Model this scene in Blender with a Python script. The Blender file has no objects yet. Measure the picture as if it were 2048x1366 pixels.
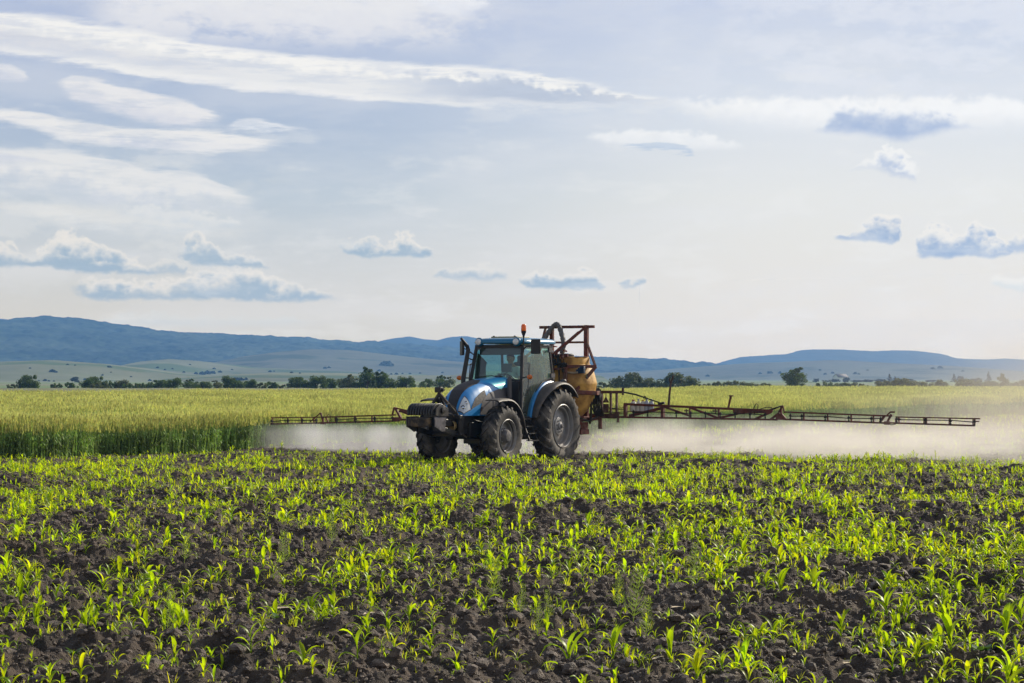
import bpy, math, random
import numpy as np
from mathutils import Vector, Matrix
random.seed(7); rng = np.random.default_rng(7)
S = bpy.context.scene; C = S.collection
R_ = math.radians; PI = math.pi
# ------------------------------------------------------------------ camera
FPX = 70 / 36 * 2048; HZ = 757.0; CAMH = 1.95
cam = bpy.data.objects.new('camera', bpy.data.cameras.new('camera')); C.objects.link(cam)
cam.data.lens = 70; cam.data.sensor_width = 36; cam.data.clip_start = .1; cam.data.clip_end = 40000
cam.location = (0, 0, CAMH); cam.rotation_euler = (PI / 2 + math.atan((HZ - 683) / FPX), 0, 0)
S.camera = cam
# ------------------------------------------------------------------ render settings
S.view_settings.view_transform = 'Standard'; S.view_settings.look = 'None'
S.view_settings.gamma = 1; S.view_settings.exposure = 0
S.render.engine = 'CYCLES'
S.cycles.use_denoising = True
S.cycles.max_bounces = 8; S.cycles.diffuse_bounces = 3; S.cycles.glossy_bounces = 3
S.cycles.transmission_bounces = 4; S.cycles.transparent_max_bounces = 24; S.cycles.volume_bounces = 2
S.cycles.volume_max_steps = 128; S.cycles.volume_step_rate = 1.0
S.cycles.sample_clamp_indirect = 4
# ------------------------------------------------------------------ sun
SUN_AZ = 48.0      # degrees to the right of the view axis
SUN_EL = 27.0
saz, sel = R_(SUN_AZ), R_(SUN_EL)
sundir = Vector((math.sin(saz) * math.cos(sel), math.cos(saz) * math.cos(sel), math.sin(sel)))
sl = bpy.data.lights.new('sun', 'SUN'); sl.energy = 5.0; sl.angle = R_(.6); sl.color = (1, .90, .73)
so = bpy.data.objects.new('sun', sl); C.objects.link(so)
so.rotation_euler = (-sundir).to_track_quat('-Z', 'Y').to_euler()
# ------------------------------------------------------------------ node helper
def srgb(r, g, b):
    f = lambda c: (c / 255 / 12.92) if c / 255 <= .04045 else ((c / 255 + .055) / 1.055) ** 2.4
    return (f(r), f(g), f(b), 1)
class NT:
    def __init__(s, tree): s.t = tree; s.n = tree.nodes; s.l = tree.links
    def link(s, a, b): s.l.new(a, b)
    def _set(s, sock, v):
        if isinstance(v, bpy.types.NodeSocket): s.l.new(v, sock)
        elif v is not None: sock.default_value = v
    def math(s, op, a, b=None, c=None, clamp=False):
        n = s.n.new('ShaderNodeMath'); n.operation = op; n.use_clamp = clamp
        for i, v in enumerate((a, b, c)):
            if v is not None: s._set(n.inputs[i], v)
        return n.outputs[0]
    def mr(s, v, a, b, c=0., d=1., smooth=True):
        n = s.n.new('ShaderNodeMapRange'); n.clamp = True
        if smooth: n.interpolation_type = 'SMOOTHSTEP'
        for i, x in enumerate((v, a, b, c, d)): s._set(n.inputs[i], x)
        return n.outputs[0]
    def mix(s, f, a, b, mode='MIX'):
        n = s.n.new('ShaderNodeMix'); n.data_type = 'RGBA'; n.blend_type = mode
        s._set(n.inputs[0], f); s._set(n.inputs[6], a); s._set(n.inputs[7], b)
        return n.outputs[2]
    def noise(s, vec, scale, detail=3., rough=.55, dist=0., dim='3D'):
        n = s.n.new('ShaderNodeTexNoise'); n.noise_dimensions = dim
        if vec is not None: s._set(n.inputs['Vector'], vec)
        n.inputs['Scale'].default_value = scale; n.inputs['Detail'].default_value = detail
        n.inputs['Roughness'].default_value = rough; n.inputs['Distortion'].default_value = dist
        return n.outputs[0]
    def comb(s, x, y, z=0.):
        n = s.n.new('ShaderNodeCombineXYZ')
        for i, v in enumerate((x, y, z)): s._set(n.inputs[i], v)
        return n.outputs[0]
    def sep(s, v):
        n = s.n.new('ShaderNodeSeparateXYZ'); s._set(n.inputs[0], v); return n.outputs
    def mapping(s, v, loc=(0, 0, 0), rot=(0, 0, 0), sc=(1, 1, 1)):
        n = s.n.new('ShaderNodeMapping'); s._set(n.inputs[0], v)
        n.inputs[1].default_value = loc; n.inputs[2].default_value = rot; n.inputs[3].default_value = sc
        return n.outputs[0]
    def curve(s, v, pts):
        n = s.n.new('ShaderNodeFloatCurve'); c = n.mapping.curves[0]; n.mapping.use_clip = False
        c.points[0].location = pts[0]; c.points[1].location = pts[-1]
        for p in pts[1:-1]: c.points.new(*p)
        n.mapping.update(); s._set(n.inputs[1], v)
        return n.outputs[0]
    def ramp(s, v, stops):
        n = s.n.new('ShaderNodeValToRGB'); e = n.color_ramp.elements
        e[0].position, e[0].color = stops[0]; e[1].position, e[1].color = stops[-1]
        for p, c in stops[1:-1]:
            x = e.new(p); x.color = c
        s._set(n.inputs[0], v); return n.outputs[0]
# ------------------------------------------------------------------ world: sky with clouds laid out by azimuth and elevation
W = bpy.data.worlds.new('World'); S.world = W; W.use_nodes = True
w = NT(W.node_tree); w.n.clear()
sky = w.n.new('ShaderNodeTexSky'); sky.sky_type = 'NISHITA'; sky.sun_disc = False
sky.sun_elevation = sel; sky.sun_rotation = saz; sky.air_density = 1.2; sky.dust_density = 2.0
SKYS = .1
tc = w.n.new('ShaderNodeTexCoord').outputs['Generated']
dx, dy, dz = w.sep(tc)
az = w.math('ARCTAN2', dx, dy)
el = w.math('ARCTAN2', dz, w.math('SQRT', w.math('ADD', w.math('MULTIPLY', dx, dx), w.math('MULTIPLY', dy, dy))))
K_ = FPX / 1000
U = w.math('MULTIPLY_ADD', az, K_, 1.024)          # 0..2.048 across the field of view, thousandths of a radian-ish
V = w.math('MULTIPLY', el, K_)                      # elevation, 0 at the horizon, .757 at the top of the view
P0 = w.comb(U, V)
nA = w.noise(w.mapping(P0, sc=(1, 3.2, 1)), 5.5, 5, .6, dim='2D')     # broad streaks
nB = w.noise(w.mapping(P0, sc=(1, 1.35, 1)), 15, 6, .62, dim='2D')    # billows
nD = w.noise(w.mapping(P0, loc=(1, 9, 0), rot=(0, 0, .12), sc=(1, 7, 1)), 7, 6, .65, dim='2D')
nC = w.noise(w.mapping(P0, loc=(3, 5, 0), sc=(1, 4.5, 1)), 2.2, 5, .6, dim='2D')
def vor(sc_, loc_):
    n = w.n.new('ShaderNodeTexVoronoi'); n.voronoi_dimensions = '2D'; n.feature = 'SMOOTH_F1'; n.inputs['Scale'].default_value = sc_; n.inputs['Smoothness'].default_value = .35
    w.link(w.mapping(w.comb(U, w.math('MULTIPLY_ADD', nB, .05, V)), loc=loc_, sc=(1, 1.25, 1)), n.inputs['Vector']); return n.outputs['Distance']
puff = w.math('ADD', w.math('MULTIPLY', w.math('SUBTRACT', .42, vor(26, (0, 0, 0))), .75), w.math('MULTIPLY', w.math('SUBTRACT', .42, vor(62, (4, 2, 0))), .42))
cA = w.math('SUBTRACT', nA, .5); cB = w.math('MULTIPLY_ADD', w.math('SUBTRACT', nB, .5), .9, w.math('MULTIPLY', puff, .6))
Uw = w.math('MULTIPLY_ADD', w.math('SUBTRACT', w.noise(w.mapping(P0, loc=(7, 1, 0)), 24, 5, .65, dim='2D'), .5), .05, U)
def lin(r, g, b): return srgb(r, g, b)
# thin high veil
base_l = w.ramp(w.math('DIVIDE', V, .8), [(0, lin(214, 213, 206)), (.16, lin(212, 212, 207)), (.30, lin(205, 210, 213)), (.45, lin(188, 201, 213)), (.62, lin(172, 189, 212)), (.85, lin(180, 193, 219)), (1, lin(174, 188, 217))])
base_r = w.ramp(w.math('DIVIDE', V, .8), [(0, lin(224, 218, 210)), (.2, lin(226, 223, 217)), (.45, lin(227, 228, 226)), (.65, lin(218, 224, 232)), (.85, lin(203, 212, 229)), (1, lin(199, 208, 230))])
base = w.mix(w.mr(U, .5, 1.6), base_l, base_r)
veil = w.mr(nC, .38, .72)
base = w.mix(w.math('MULTIPLY', veil, .32), base, lin(226, 228, 232))
nish = w.mix(1.0, sky.outputs[0], (SKYS * 1.0, SKYS * .93, SKYS * .83, 1), 'MULTIPLY')
# high above the view the clouds thin out and the clear sky shows more
clear = w.mr(V, .85, 2.2, .05, .7)
col = w.mix(clear, base, nish)
Vw = w.math('MULTIPLY_ADD', w.math('SUBTRACT', nD, .5), .030, w.math('MULTIPLY_ADD', cA, .022, V))
V0_ = V
def cloud(col, pts, ctop, cbot, soft_t=.012, soft_b=.02, amp=.02, src='B', strength=1., shade=(.25, .8), core=None, mott=.5, amp_b=None):
    """pts: (U, top px, bottom px) in thousandths; V runs up, so v = .757 - px/1000."""
    xs = [p[0] / 1000 for p in pts]; x0, x1 = xs[0], xs[-1]
    n = cB if src == 'B' else cA; V = V0_ if src == 'B' else Vw; up_ = .006 if src == 'B' else 0.
    t = w.math('DIVIDE', w.math('SUBTRACT', (Uw if src == 'B' else w.math('MULTIPLY_ADD', n, .05, U)), x0), x1 - x0)
    top = w.curve(t, [((x - x0) / (x1 - x0), (757 - p[1]) / 1000 + up_) for x, p in zip(xs, pts)])
    bot = w.curve(t, [((x - x0) / (x1 - x0), (757 - p[2]) / 1000) for x, p in zip(xs, pts)])
    a = w.mr(w.math('SUBTRACT', w.math('MULTIPLY_ADD', n, amp * 2.2, top), V), 0, soft_t)
    b = w.mr(w.math('SUBTRACT', V, w.math('MULTIPLY_ADD', n, (amp * .35 if amp_b is None else amp_b) * 2, bot)), 0, soft_b)
    m = w.math('MULTIPLY', w.math('MULTIPLY', a, b), w.math('MULTIPLY', w.mr(t, 0, .10), w.mr(t, 1, .90)))
    m = w.math('MULTIPLY', m, w.mr(nB, .30, .58, strength * .72, strength)) if src == 'B' else w.math('MULTIPLY', m, strength)
    d = w.math('DIVIDE', w.math('SUBTRACT', top, V), w.math('MAXIMUM', w.math('SUBTRACT', top, bot), .004))
    sh = w.mr(w.math('MULTIPLY_ADD', cB, mott, w.math('MULTIPLY_ADD', cA, mott * .6, d)), shade[0], shade[1])
    if src == 'A': m = w.math('MULTIPLY', m, w.mr(nD, .34, .58, .62, 1.))
    if core is not None:     # darker belly only in a window of t and d
        c0, c1 = core
        win = w.math('MULTIPLY', w.mr(t, c0 - .12, c0 + .12), w.mr(t, c1 + .12, c1 - .12))
        sh = w.math('MULTIPLY', w.math('MULTIPLY', w.math('MAXIMUM', sh, 0.), w.math('MAXIMUM', win, .28)), w.mr(d, .98, .66))
    return w.mix(m, col, w.mix(sh, lin(*ctop), lin(*cbot)))
nE = w.noise(w.mapping(P0, loc=(2, 3, 0), rot=(0, 0, .25), sc=(1, 2.2, 1)), 6.5, 6, .62, dim='2D')
wis = w.math('MULTIPLY', w.math('MULTIPLY', w.mr(U, .12, .30), w.mr(U, 1.12, .80)), w.math('MULTIPLY', w.mr(V, .63, .70), w.mr(nE, .36, .56)))
col = w.mix(w.math('MULTIPLY', wis, .85), col, lin(231, 231, 233))
wis = w.math('MULTIPLY', w.math('MULTIPLY', w.mr(U, .75, .25), w.mr(V, .47, .40)), w.math('MULTIPLY', w.mr(V, .10, .26), w.mr(nE, .42, .60)))
col = w.mix(w.math('MULTIPLY', wis, .45), col, lin(224, 225, 223))
wis = w.math('MULTIPLY', w.math('MULTIPLY', w.mr(U, 1.15, 1.7), w.mr(V, .52, .60)), w.mr(nE, .40, .60))
col = w.mix(w.math('MULTIPLY', wis, .5), col, lin(228, 231, 238))
# upper veil patch and wisps
col = cloud(col, [(180, 5, 30), (240, -10, 70), (400, -20, 80), (560, -20, 100), (760, -20, 105), (900, 10, 70), (1010, 40, 60)], (230, 231, 234), (222, 224, 231), .03, .05, .03, 'A', .85)
col = cloud(col, [(825, 10, 20), (850, -5, 30), (900, -10, 42), (950, 5, 38), (985, 18, 24)], (238, 239, 242), (228, 231, 238), .02, .02, .02, 'B', .8)
# the long lens
col = cloud(col, [(-300, 40, 150), (0, 42, 135), (200, 62, 160), (500, 102, 195), (800, 124, 214), (1024, 136, 222), (1180, 168, 222), (1300, 192, 216), (1480, 206, 214)],
            (242, 241, 238), (188, 198, 214), .014, .016, .008, 'A', 1., (.20, .48), (.62, .90), .6)
col = cloud(col, [(-200, 60, 125), (0, 66, 132), (120, 84, 140), (260, 104, 150), (420, 128, 165), (520, 150, 172)], (222, 222, 226), (196, 203, 219), .03, .03, .012, 'A', .65)
col = cloud(col, [(230, 142, 150), (330, 150, 168), (450, 158, 190), (600, 174, 204), (760, 196, 216)], (236, 236, 236), (228, 229, 233), .01, .02, .008, 'A', .8)
col = cloud(col, [(-120, 140, 195), (0, 143, 188), (50, 152, 190), (82, 172, 184)], (231, 231, 233), (216, 219, 228), .012, .014, .006, 'A', .85)
col = cloud(col, [(122, 186, 206), (150, 167, 222), (200, 170, 236), (260, 182, 256), (340, 200, 268), (420, 222, 262), (462, 238, 246)], (234, 233, 233), (218, 220, 227), .010, .02, .010, 'A', .92)
col = cloud(col, [(-150, 228, 268), (0, 232, 268), (80, 234, 280), (150, 250, 300), (250, 262, 312), (400, 262, 320), (500, 272, 312), (600, 286, 292)], (236, 235, 233), (212, 216, 226), .010, .018, .008, 'A', .92, (.35, .75), (.45, .7), .4)
col = cloud(col, [(450, 262, 268), (480, 246, 270), (520, 242, 268), (580, 254, 268), (660, 262, 266)], (234, 235, 237), (224, 228, 234), .008, .01, .006, 'A', .85)
col = cloud(col, [(-100, 300, 400), (0, 306, 395), (120, 306, 410), (220, 318, 440), (300, 338, 450), (400, 348, 440), (480, 384, 440), (545, 402, 420)], (231, 231, 230), (208, 214, 222), .012, .05, .012, 'A', .85, (.3, .8), None, .7)
col = cloud(col, [(-100, 316, 352), (0, 318, 350), (70, 322, 345), (130, 334, 342)], (206, 211, 224), (204, 210, 223), .012, .012, .006, 'A', .6)
col = cloud(col, [(250, 426, 446), (300, 420, 470), (360, 424, 478), (440, 440, 470), (500, 456, 462)], (224, 226, 226), (198, 209, 218), .010, .02, .014, 'B', .75)
col = cloud(col, [(-100, 400, 440), (60, 405, 470), (200, 415, 490), (380, 440, 495), (560, 470, 490)], (226, 226, 223), (214, 218, 220), .02, .05, .012, 'A', .7)
col = cloud(col, [(-60, 84, 96), (20, 82, 106), (110, 88, 112), (200, 98, 110)], (202, 207, 219), (200, 206, 219), .014, .016, .008, 'A', .75)
# right-hand bright streak with the blue-grey belly
col = cloud(col, [(1280, 200, 212), (1420, 205, 262), (1560, 200, 285), (1720, 204, 300), (1880, 208, 300), (2048, 214, 295), (2400, 220, 300)], (246, 246, 245), (234, 235, 237), .02, .06, .014, 'B', .85, (.3, 1.0))
col = cloud(col, [(1615, 268, 274), (1660, 236, 282), (1740, 230, 290), (1790, 234, 300), (1860, 240, 288), (1930, 266, 278), (1990, 280, 284)], (186, 199, 221), (163, 182, 213), .024, .024, .013, 'B', .92, (.0, .8))
col = cloud(col, [(1170, 276, 284), (1240, 264, 300), (1320, 262, 306), (1400, 272, 310), (1500, 296, 306)], (240, 241, 241), (232, 234, 236), .012, .016, .010, 'B', .85)
col = cloud(col, [(1245, 290, 298), (1290, 287, 304), (1340, 290, 312), (1390, 304, 314)], (182, 199, 219), (176, 195, 217), .007, .007, .005, 'A', .95)
col = cloud(col, [(1690, 340, 350), (1750, 312, 356), (1790, 312, 372), (1830, 345, 380)], (240, 240, 238), (184, 197, 219), .012, .022, .026, 'B', .85, (.35, .9), None, 1.2)
# cumulus over the hills
CT, CB_ = (231, 228, 222), (164, 185, 202)
for pts, st in [([(-60, 515, 540), (0, 510, 545), (35, 496, 546), (70, 524, 544), (120, 530, 542)], .9),
                ([(50, 525, 543), (100, 512, 543), (115, 490, 545), (145, 470, 552), (190, 485, 557), (215, 500, 556), (270, 520, 556), (330, 552, 558)], .95),
                ([(300, 535, 554), (330, 525, 556), (380, 532, 554)], .6),
                ([(362, 500, 512), (385, 472, 535), (425, 478, 540), (450, 506, 540), (500, 520, 542), (560, 534, 540)], .9),
                ([(145, 575, 590), (180, 565, 602), (300, 566, 606), (420, 548, 606), (520, 546, 607), (620, 575, 608), (690, 596, 604)], .9),
                ([(672, 490, 502), (705, 487, 515), (740, 472, 520), (775, 490, 518), (808, 466, 518), (840, 485, 521), (875, 512, 519)], .95),
                ([(850, 548, 556), (900, 538, 562), (960, 530, 564), (1020, 545, 563)], .7),
                ([(1028, 560, 572), (1060, 546, 580), (1110, 550, 583), (1168, 541, 585), (1215, 572, 581)], .95),
                ([(1228, 572, 576), (1262, 557, 579), (1302, 566, 572)], .85),
                ([(1660, 482, 488), (1700, 466, 490), (1730, 450, 493), (1790, 446, 492), (1800, 470, 486)], 1.),
                ([(1812, 516, 522), (1830, 470, 524), (1870, 458, 525), (1905, 480, 525), (1940, 452, 525), (1980, 486, 525), (2015, 515, 520)], 1.),
                ([(1990, 500, 517), (2040, 470, 520), (2120, 480, 522)], .7)]:
    right = pts[0][0] > 1500
    col = cloud(col, pts, (236, 233, 227) if right else CT, (162, 182, 208) if right else CB_, .012, .011, .018, 'B', min(1, st * 1.05), (.10, .72), None, .95)
col = cloud(col, [(1960, 560, 582), (2048, 562, 595), (2150, 566, 596)], (236, 234, 228), (210, 218, 220), .010, .012, .012, 'B', .7)
col = cloud(col, [(200, 640, 660), (320, 628, 662), (460, 635, 660), (640, 640, 655)], (214, 218, 217), (206, 213, 216), .012, .016, .014, 'B', .6)
# elongated wisps, mid sky
col = w.mix(w.math('MULTIPLY', w.math('MULTIPLY', w.mr(nA, .52, .72), w.mr(V, .75, .55)), .25), col, lin(236, 236, 234))
# the air between here and the sky takes some of its light and adds its own: the sky beyond it is that much brighter
HZD, HZTOP, HZLEN = .00018, 165., 5600.
path = w.math('MINIMUM', w.math('DIVIDE', HZTOP, w.math('MAXIMUM', el, .004)), HZLEN)
Tr = w.math('EXPONENT', w.math('MULTIPLY', path, -HZD))
iT = w.math('SUBTRACT', 1., Tr)
air = w.mix(1., w.comb(iT, iT, iT), (.17, .36, .62, 1), 'MULTIPLY')
col = w.mix(1., w.mix(1., col, air, 'SUBTRACT'), w.comb(Tr, Tr, Tr), 'DIVIDE')
bg = w.n.new('ShaderNodeBackground'); w.link(col, bg.inputs[0]); bg.inputs[1].default_value = 1.0
wo = w.n.new('ShaderNodeOutputWorld'); w.link(bg.outputs[0], wo.inputs[0])
W.cycles.sampling_method = 'MANUAL'; W.cycles.sample_map_resolution = 512
# ------------------------------------------------------------------ object helpers
def tag(o, label=None, cat=None, group=None, kind=None):
    if label: o['label'] = label
    if cat: o['category'] = cat
    if group: o['group'] = group
    if kind: o['kind'] = kind
    return o
def empty(name, loc=(0, 0, 0), rz=0., **k):
    o = bpy.data.objects.new(name, None); C.objects.link(o); o.location = loc; o.rotation_euler = (0, 0, rz)
    o.empty_display_size = .2
    return tag(o, **k)
def copy_tree(o, parent=None):
    c = o.copy(); C.objects.link(c); c.parent = parent
    for ch in o.children: copy_tree(ch, c)
    return c
def np_mesh(name, V_, F_, mats, mi=None, smooth=False):
    """V_ (n,3) float, F_ (m,3|4) int: a mesh straight from numpy."""
    me = bpy.data.meshes.new(name); V_ = np.asarray(V_, np.float32); F_ = np.asarray(F_, np.int32)
    m, k = F_.shape
    me.vertices.add(len(V_)); me.vertices.foreach_set('co', V_.ravel())
    me.loops.add(m * k); me.loops.foreach_set('vertex_index', F_.ravel())
    me.polygons.add(m); me.polygons.foreach_set('loop_start', np.arange(0, m * k, k, dtype=np.int32))
    if mi is not None: me.polygons.foreach_set('material_index', np.asarray(mi, np.int32))
    me.polygons.foreach_set('use_smooth', np.full(m, bool(smooth)))
    for x in mats: me.materials.append(x)
    me.update(calc_edges=True)
    return me
def np_obj(name, *a, parent=None, **k):
    o = bpy.data.objects.new(name, np_mesh(name, *a, **k)); C.objects.link(o); o.parent = parent
    return o
class MB:
    def __init__(s): s.v = []; s.f = []; s.m = []
    def add(s, V_, F_, mi=0):
        n = len(s.v); s.v += [tuple(p) for p in V_]
        s.f += [tuple(i + n for i in f) for f in F_]; s.m += [mi] * len(F_); return s
    def box(s, c, d, rot=None, mi=0):
        x, y, z = (q / 2 for q in d); V_ = [Vector(p) for p in [(-x, -y, -z), (x, -y, -z), (x, y, -z), (-x, y, -z), (-x, -y, z), (x, -y, z), (x, y, z), (-x, y, z)]]
        if rot is not None:
            m = Matrix.Rotation(rot[2], 3, 'Z') @ Matrix.Rotation(rot[1], 3, 'Y') @ Matrix.Rotation(rot[0], 3, 'X'); V_ = [m @ p for p in V_]
        return s.add([p + Vector(c) for p in V_], [(0, 3, 2, 1), (4, 5, 6, 7), (0, 1, 5, 4), (1, 2, 6, 5), (2, 3, 7, 6), (3, 0, 4, 7)], mi)
    def bar(s, p0, p1, a=.04, b=None, up=(0, 0, 1), mi=0):
        b = a if b is None else b; p0, p1 = Vector(p0), Vector(p1); d = (p1 - p0).normalized(); u = Vector(up)
        if abs(d.dot(u)) > .95: u = Vector((1, 0, 0)) if abs(d.x) < .9 else Vector((0, 1, 0))
        sd = d.cross(u).normalized(); u = sd.cross(d)
        V_ = [p + sd * i * a / 2 + u * j * b / 2 for p in (p0, p1) for i, j in ((-1, -1), (1, -1), (1, 1), (-1, 1))]
        return s.add(V_, [(3, 2, 1, 0), (4, 5, 6, 7), (0, 1, 5, 4), (1, 2, 6, 5), (2, 3, 7, 6), (3, 0, 4, 7)], mi)
    def tube(s, pts, r, n=8, mi=0, caps=True):
        pts = [Vector(p) for p in pts]; k = len(pts); r = [r] * k if not hasattr(r, '__len__') else r
        V_ = []; prev = None
        for i, p in enumerate(pts):
            d = (pts[min(i + 1, k - 1)] - pts[max(i - 1, 0)]).normalized()
            if prev is None:
                u = Vector((0, 0, 1)) if abs(d.z) < .9 else Vector((1, 0, 0)); u = (u - d * u.dot(d)).normalized()
            else: u = (prev - d * prev.dot(d)).normalized()
            prev = u; sd = d.cross(u)
            V_ += [p + (u * math.cos(2 * PI * j / n) + sd * math.sin(2 * PI * j / n)) * r[i] for j in range(n)]
        F_ = [(i * n + j, i * n + (j + 1) % n, (i + 1) * n + (j + 1) % n, (i + 1) * n + j) for i in range(k - 1) for j in range(n)]
        if caps: F_ += [tuple(range(n - 1, -1, -1)), tuple(range((k - 1) * n, k * n))]
        return s.add(V_, F_, mi)
    def prism(s, poly, ax, a0, a1, mi=0):
        """poly: 2-D points in the plane normal to ax ('x': (y,z), 'y': (x,z), 'z': (x,y))."""
        def P(q, a): return {'x': (a, q[0], q[1]), 'y': (q[0], a, q[1]), 'z': (q[0], q[1], a)}[ax]
        n = len(poly)
        return s.add([P(q, a0) for q in poly] + [P(q, a1) for q in poly],
                     [tuple(range(n - 1, -1, -1)), tuple(range(n, 2 * n))] + [(i, (i + 1) % n, n + (i + 1) % n, n + i) for i in range(n)], mi)
    def lathe(s, prof, c=(0, 0, 0), ax='y', n=32, mi=0, closed=False, sx=1.):
        V_ = []
        for r, t in prof:
            for j in range(n):
                a = 2 * PI * j / n; p, q = r * math.cos(a) * sx, r * math.sin(a)
                V_.append({'y': (c[0] + p, c[1] + t, c[2] + q), 'z': (c[0] + p, c[1] + q, c[2] + t), 'x': (c[0] + t, c[1] + p, c[2] + q)}[ax])
        k = len(prof); F_ = [(i * n + j, i * n + (j + 1) % n, (i + 1) * n + (j + 1) % n, (i + 1) * n + j) for i in range(k - 1) for j in range(n)]
        if closed: F_ += [((k - 1) * n + j, (k - 1) * n + (j + 1) % n, (j + 1) % n, j) for j in range(n)]
        return s.add(V_, F_, mi)
    def grid(s, G, mi=0, closed_u=False):
        a, b = len(G), len(G[0]); V_ = [p for row in G for p in row]
        F_ = [(i * b + j, i * b + j + 1, (i + 1) * b + j + 1, (i + 1) * b + j) for i in range(a - 1) for j in range(b - 1)]
        if closed_u: F_ += [(i * b + b - 1, i * b, (i + 1) * b, (i + 1) * b + b - 1) for i in range(a - 1)]
        return s.add(V_, F_, mi)
    def build(s, name, mats, parent=None, smooth=35, bevel=0, solid=0, fixn=True):
        me = bpy.data.meshes.new(name); me.from_pydata([tuple(p) for p in s.v], [], s.f)
        for x in (mats if isinstance(mats, (list, tuple)) else [mats]): me.materials.append(x)
        me.polygons.foreach_set('material_index', s.m)
        if fixn:
            import bmesh
            b = bmesh.new(); b.from_mesh(me); bmesh.ops.recalc_face_normals(b, faces=b.faces); b.to_mesh(me); b.free()
        if smooth:
            me.polygons.foreach_set('use_smooth', [True] * len(me.polygons)); me.set_sharp_from_angle(angle=R_(smooth))
        me.update()
        o = bpy.data.objects.new(name, me); C.objects.link(o); o.parent = parent
        if solid:
            q = o.modifiers.new('solid', 'SOLIDIFY'); q.thickness = solid; q.offset = 0
        if bevel:
            q = o.modifiers.new('bevel', 'BEVEL'); q.width = bevel; q.segments = 2; q.limit_method = 'ANGLE'; q.angle_limit = R_(40)
        return o
# ------------------------------------------------------------------ numpy noise
def _hash(ix, iy, seed):
    h = (ix.astype(np.int64) * 374761393 + iy.astype(np.int64) * 668265263 + seed * 2147483647) & 0xffffffff
    h = ((h ^ (h >> 13)) * 1274126177) & 0xffffffff
    return ((h ^ (h >> 16)) & 0xffffff) / float(0xffffff)
def vnoise(x, y, seed=0):
    ix, iy = np.floor(x), np.floor(y); fx, fy = x - ix, y - iy
    u, v = fx * fx * (3 - 2 * fx), fy * fy * (3 - 2 * fy)
    a, b, c, d = _hash(ix, iy, seed), _hash(ix + 1, iy, seed), _hash(ix, iy + 1, seed), _hash(ix + 1, iy + 1, seed)
    return (a * (1 - u) + b * u) * (1 - v) + (c * (1 - u) + d * u) * v
def fbm(x, y, seed=0, o=4):
    t, a, n = 0, .5, 0
    for i in range(o):
        t = t + a * vnoise(x * 2 ** i + 17 * i, y * 2 ** i + 31 * i, seed + i); n += a; a *= .5
    return t / n
TH = R_(29.5); TFW = np.array([-math.sin(TH), -math.cos(TH)]); TLF = np.array([math.cos(TH), -math.sin(TH)])
TO = np.array([.266, 47.297])             # tractor origin on the ground: below the rear axle
def to_local(x, y):
    dx_, dy_ = x - TO[0], y - TO[1]
    return dx_ * TFW[0] + dy_ * TFW[1], dx_ * TLF[0] + dy_ * TLF[1]
def from_local(lx, ly): return TO[0] + lx * TFW[0] + ly * TLF[0], TO[1] + lx * TFW[1] + ly * TLF[1]
# wheat edge line: through (-12.1,46.4) along (.547,.837)
EA = np.array([-12.1, 46.4]); ED = np.array([.547, .837]); EN = np.array([-.837, .547])   # EN points into the wheat
def wheat_side(x, y): return (x - EA[0]) * EN[0] + (y - EA[1]) * EN[1] + (fbm(x * .6, y * .6, 90, 3) - .5) * 1.6
def ground_h(x, y, fine=True):
    x = np.asarray(x, float); y = np.asarray(y, float); d = np.hypot(x, y)
    amp = np.clip((90 - d) / 40, 0, 1)
    h = (fbm(x * .22, y * .33, 1, 3) - .5) * .42 * amp
    h += (fbm(x * .9, y * 1.3, 2, 2) - .5) * .12 * amp
    lx, ly = to_local(x, y)
    k = np.exp(-((lx - 1.2) ** 2 / 12 + ly ** 2 / 5))
    h = h * (1 - k) - .0 * k
    if fine:
        w = wheat_side(x, y) < 0
        f = np.clip((70 - d) / 30, 0, 1) * np.where(w, 1, .3)
        n1 = fbm(x * 3.1, y * 3.1, 5, 2); h += (np.abs(n1 - .5) * 2) ** 1.0 * .14 * f
        n2 = vnoise(x * 9, y * 9, 8); h += np.clip(n2 - .45, 0, 1) * .13 * f
        f2 = np.clip((45 - d) / 20, 0, 1)
        n3 = vnoise(x * 21, y * 21, 9); h += (np.clip(n3 - .4, 0, 1)) * .06 * f2
        n4 = vnoise(x * 44, y * 44, 10); h += (n4 - .5) * .012 * f2
    return h
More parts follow.
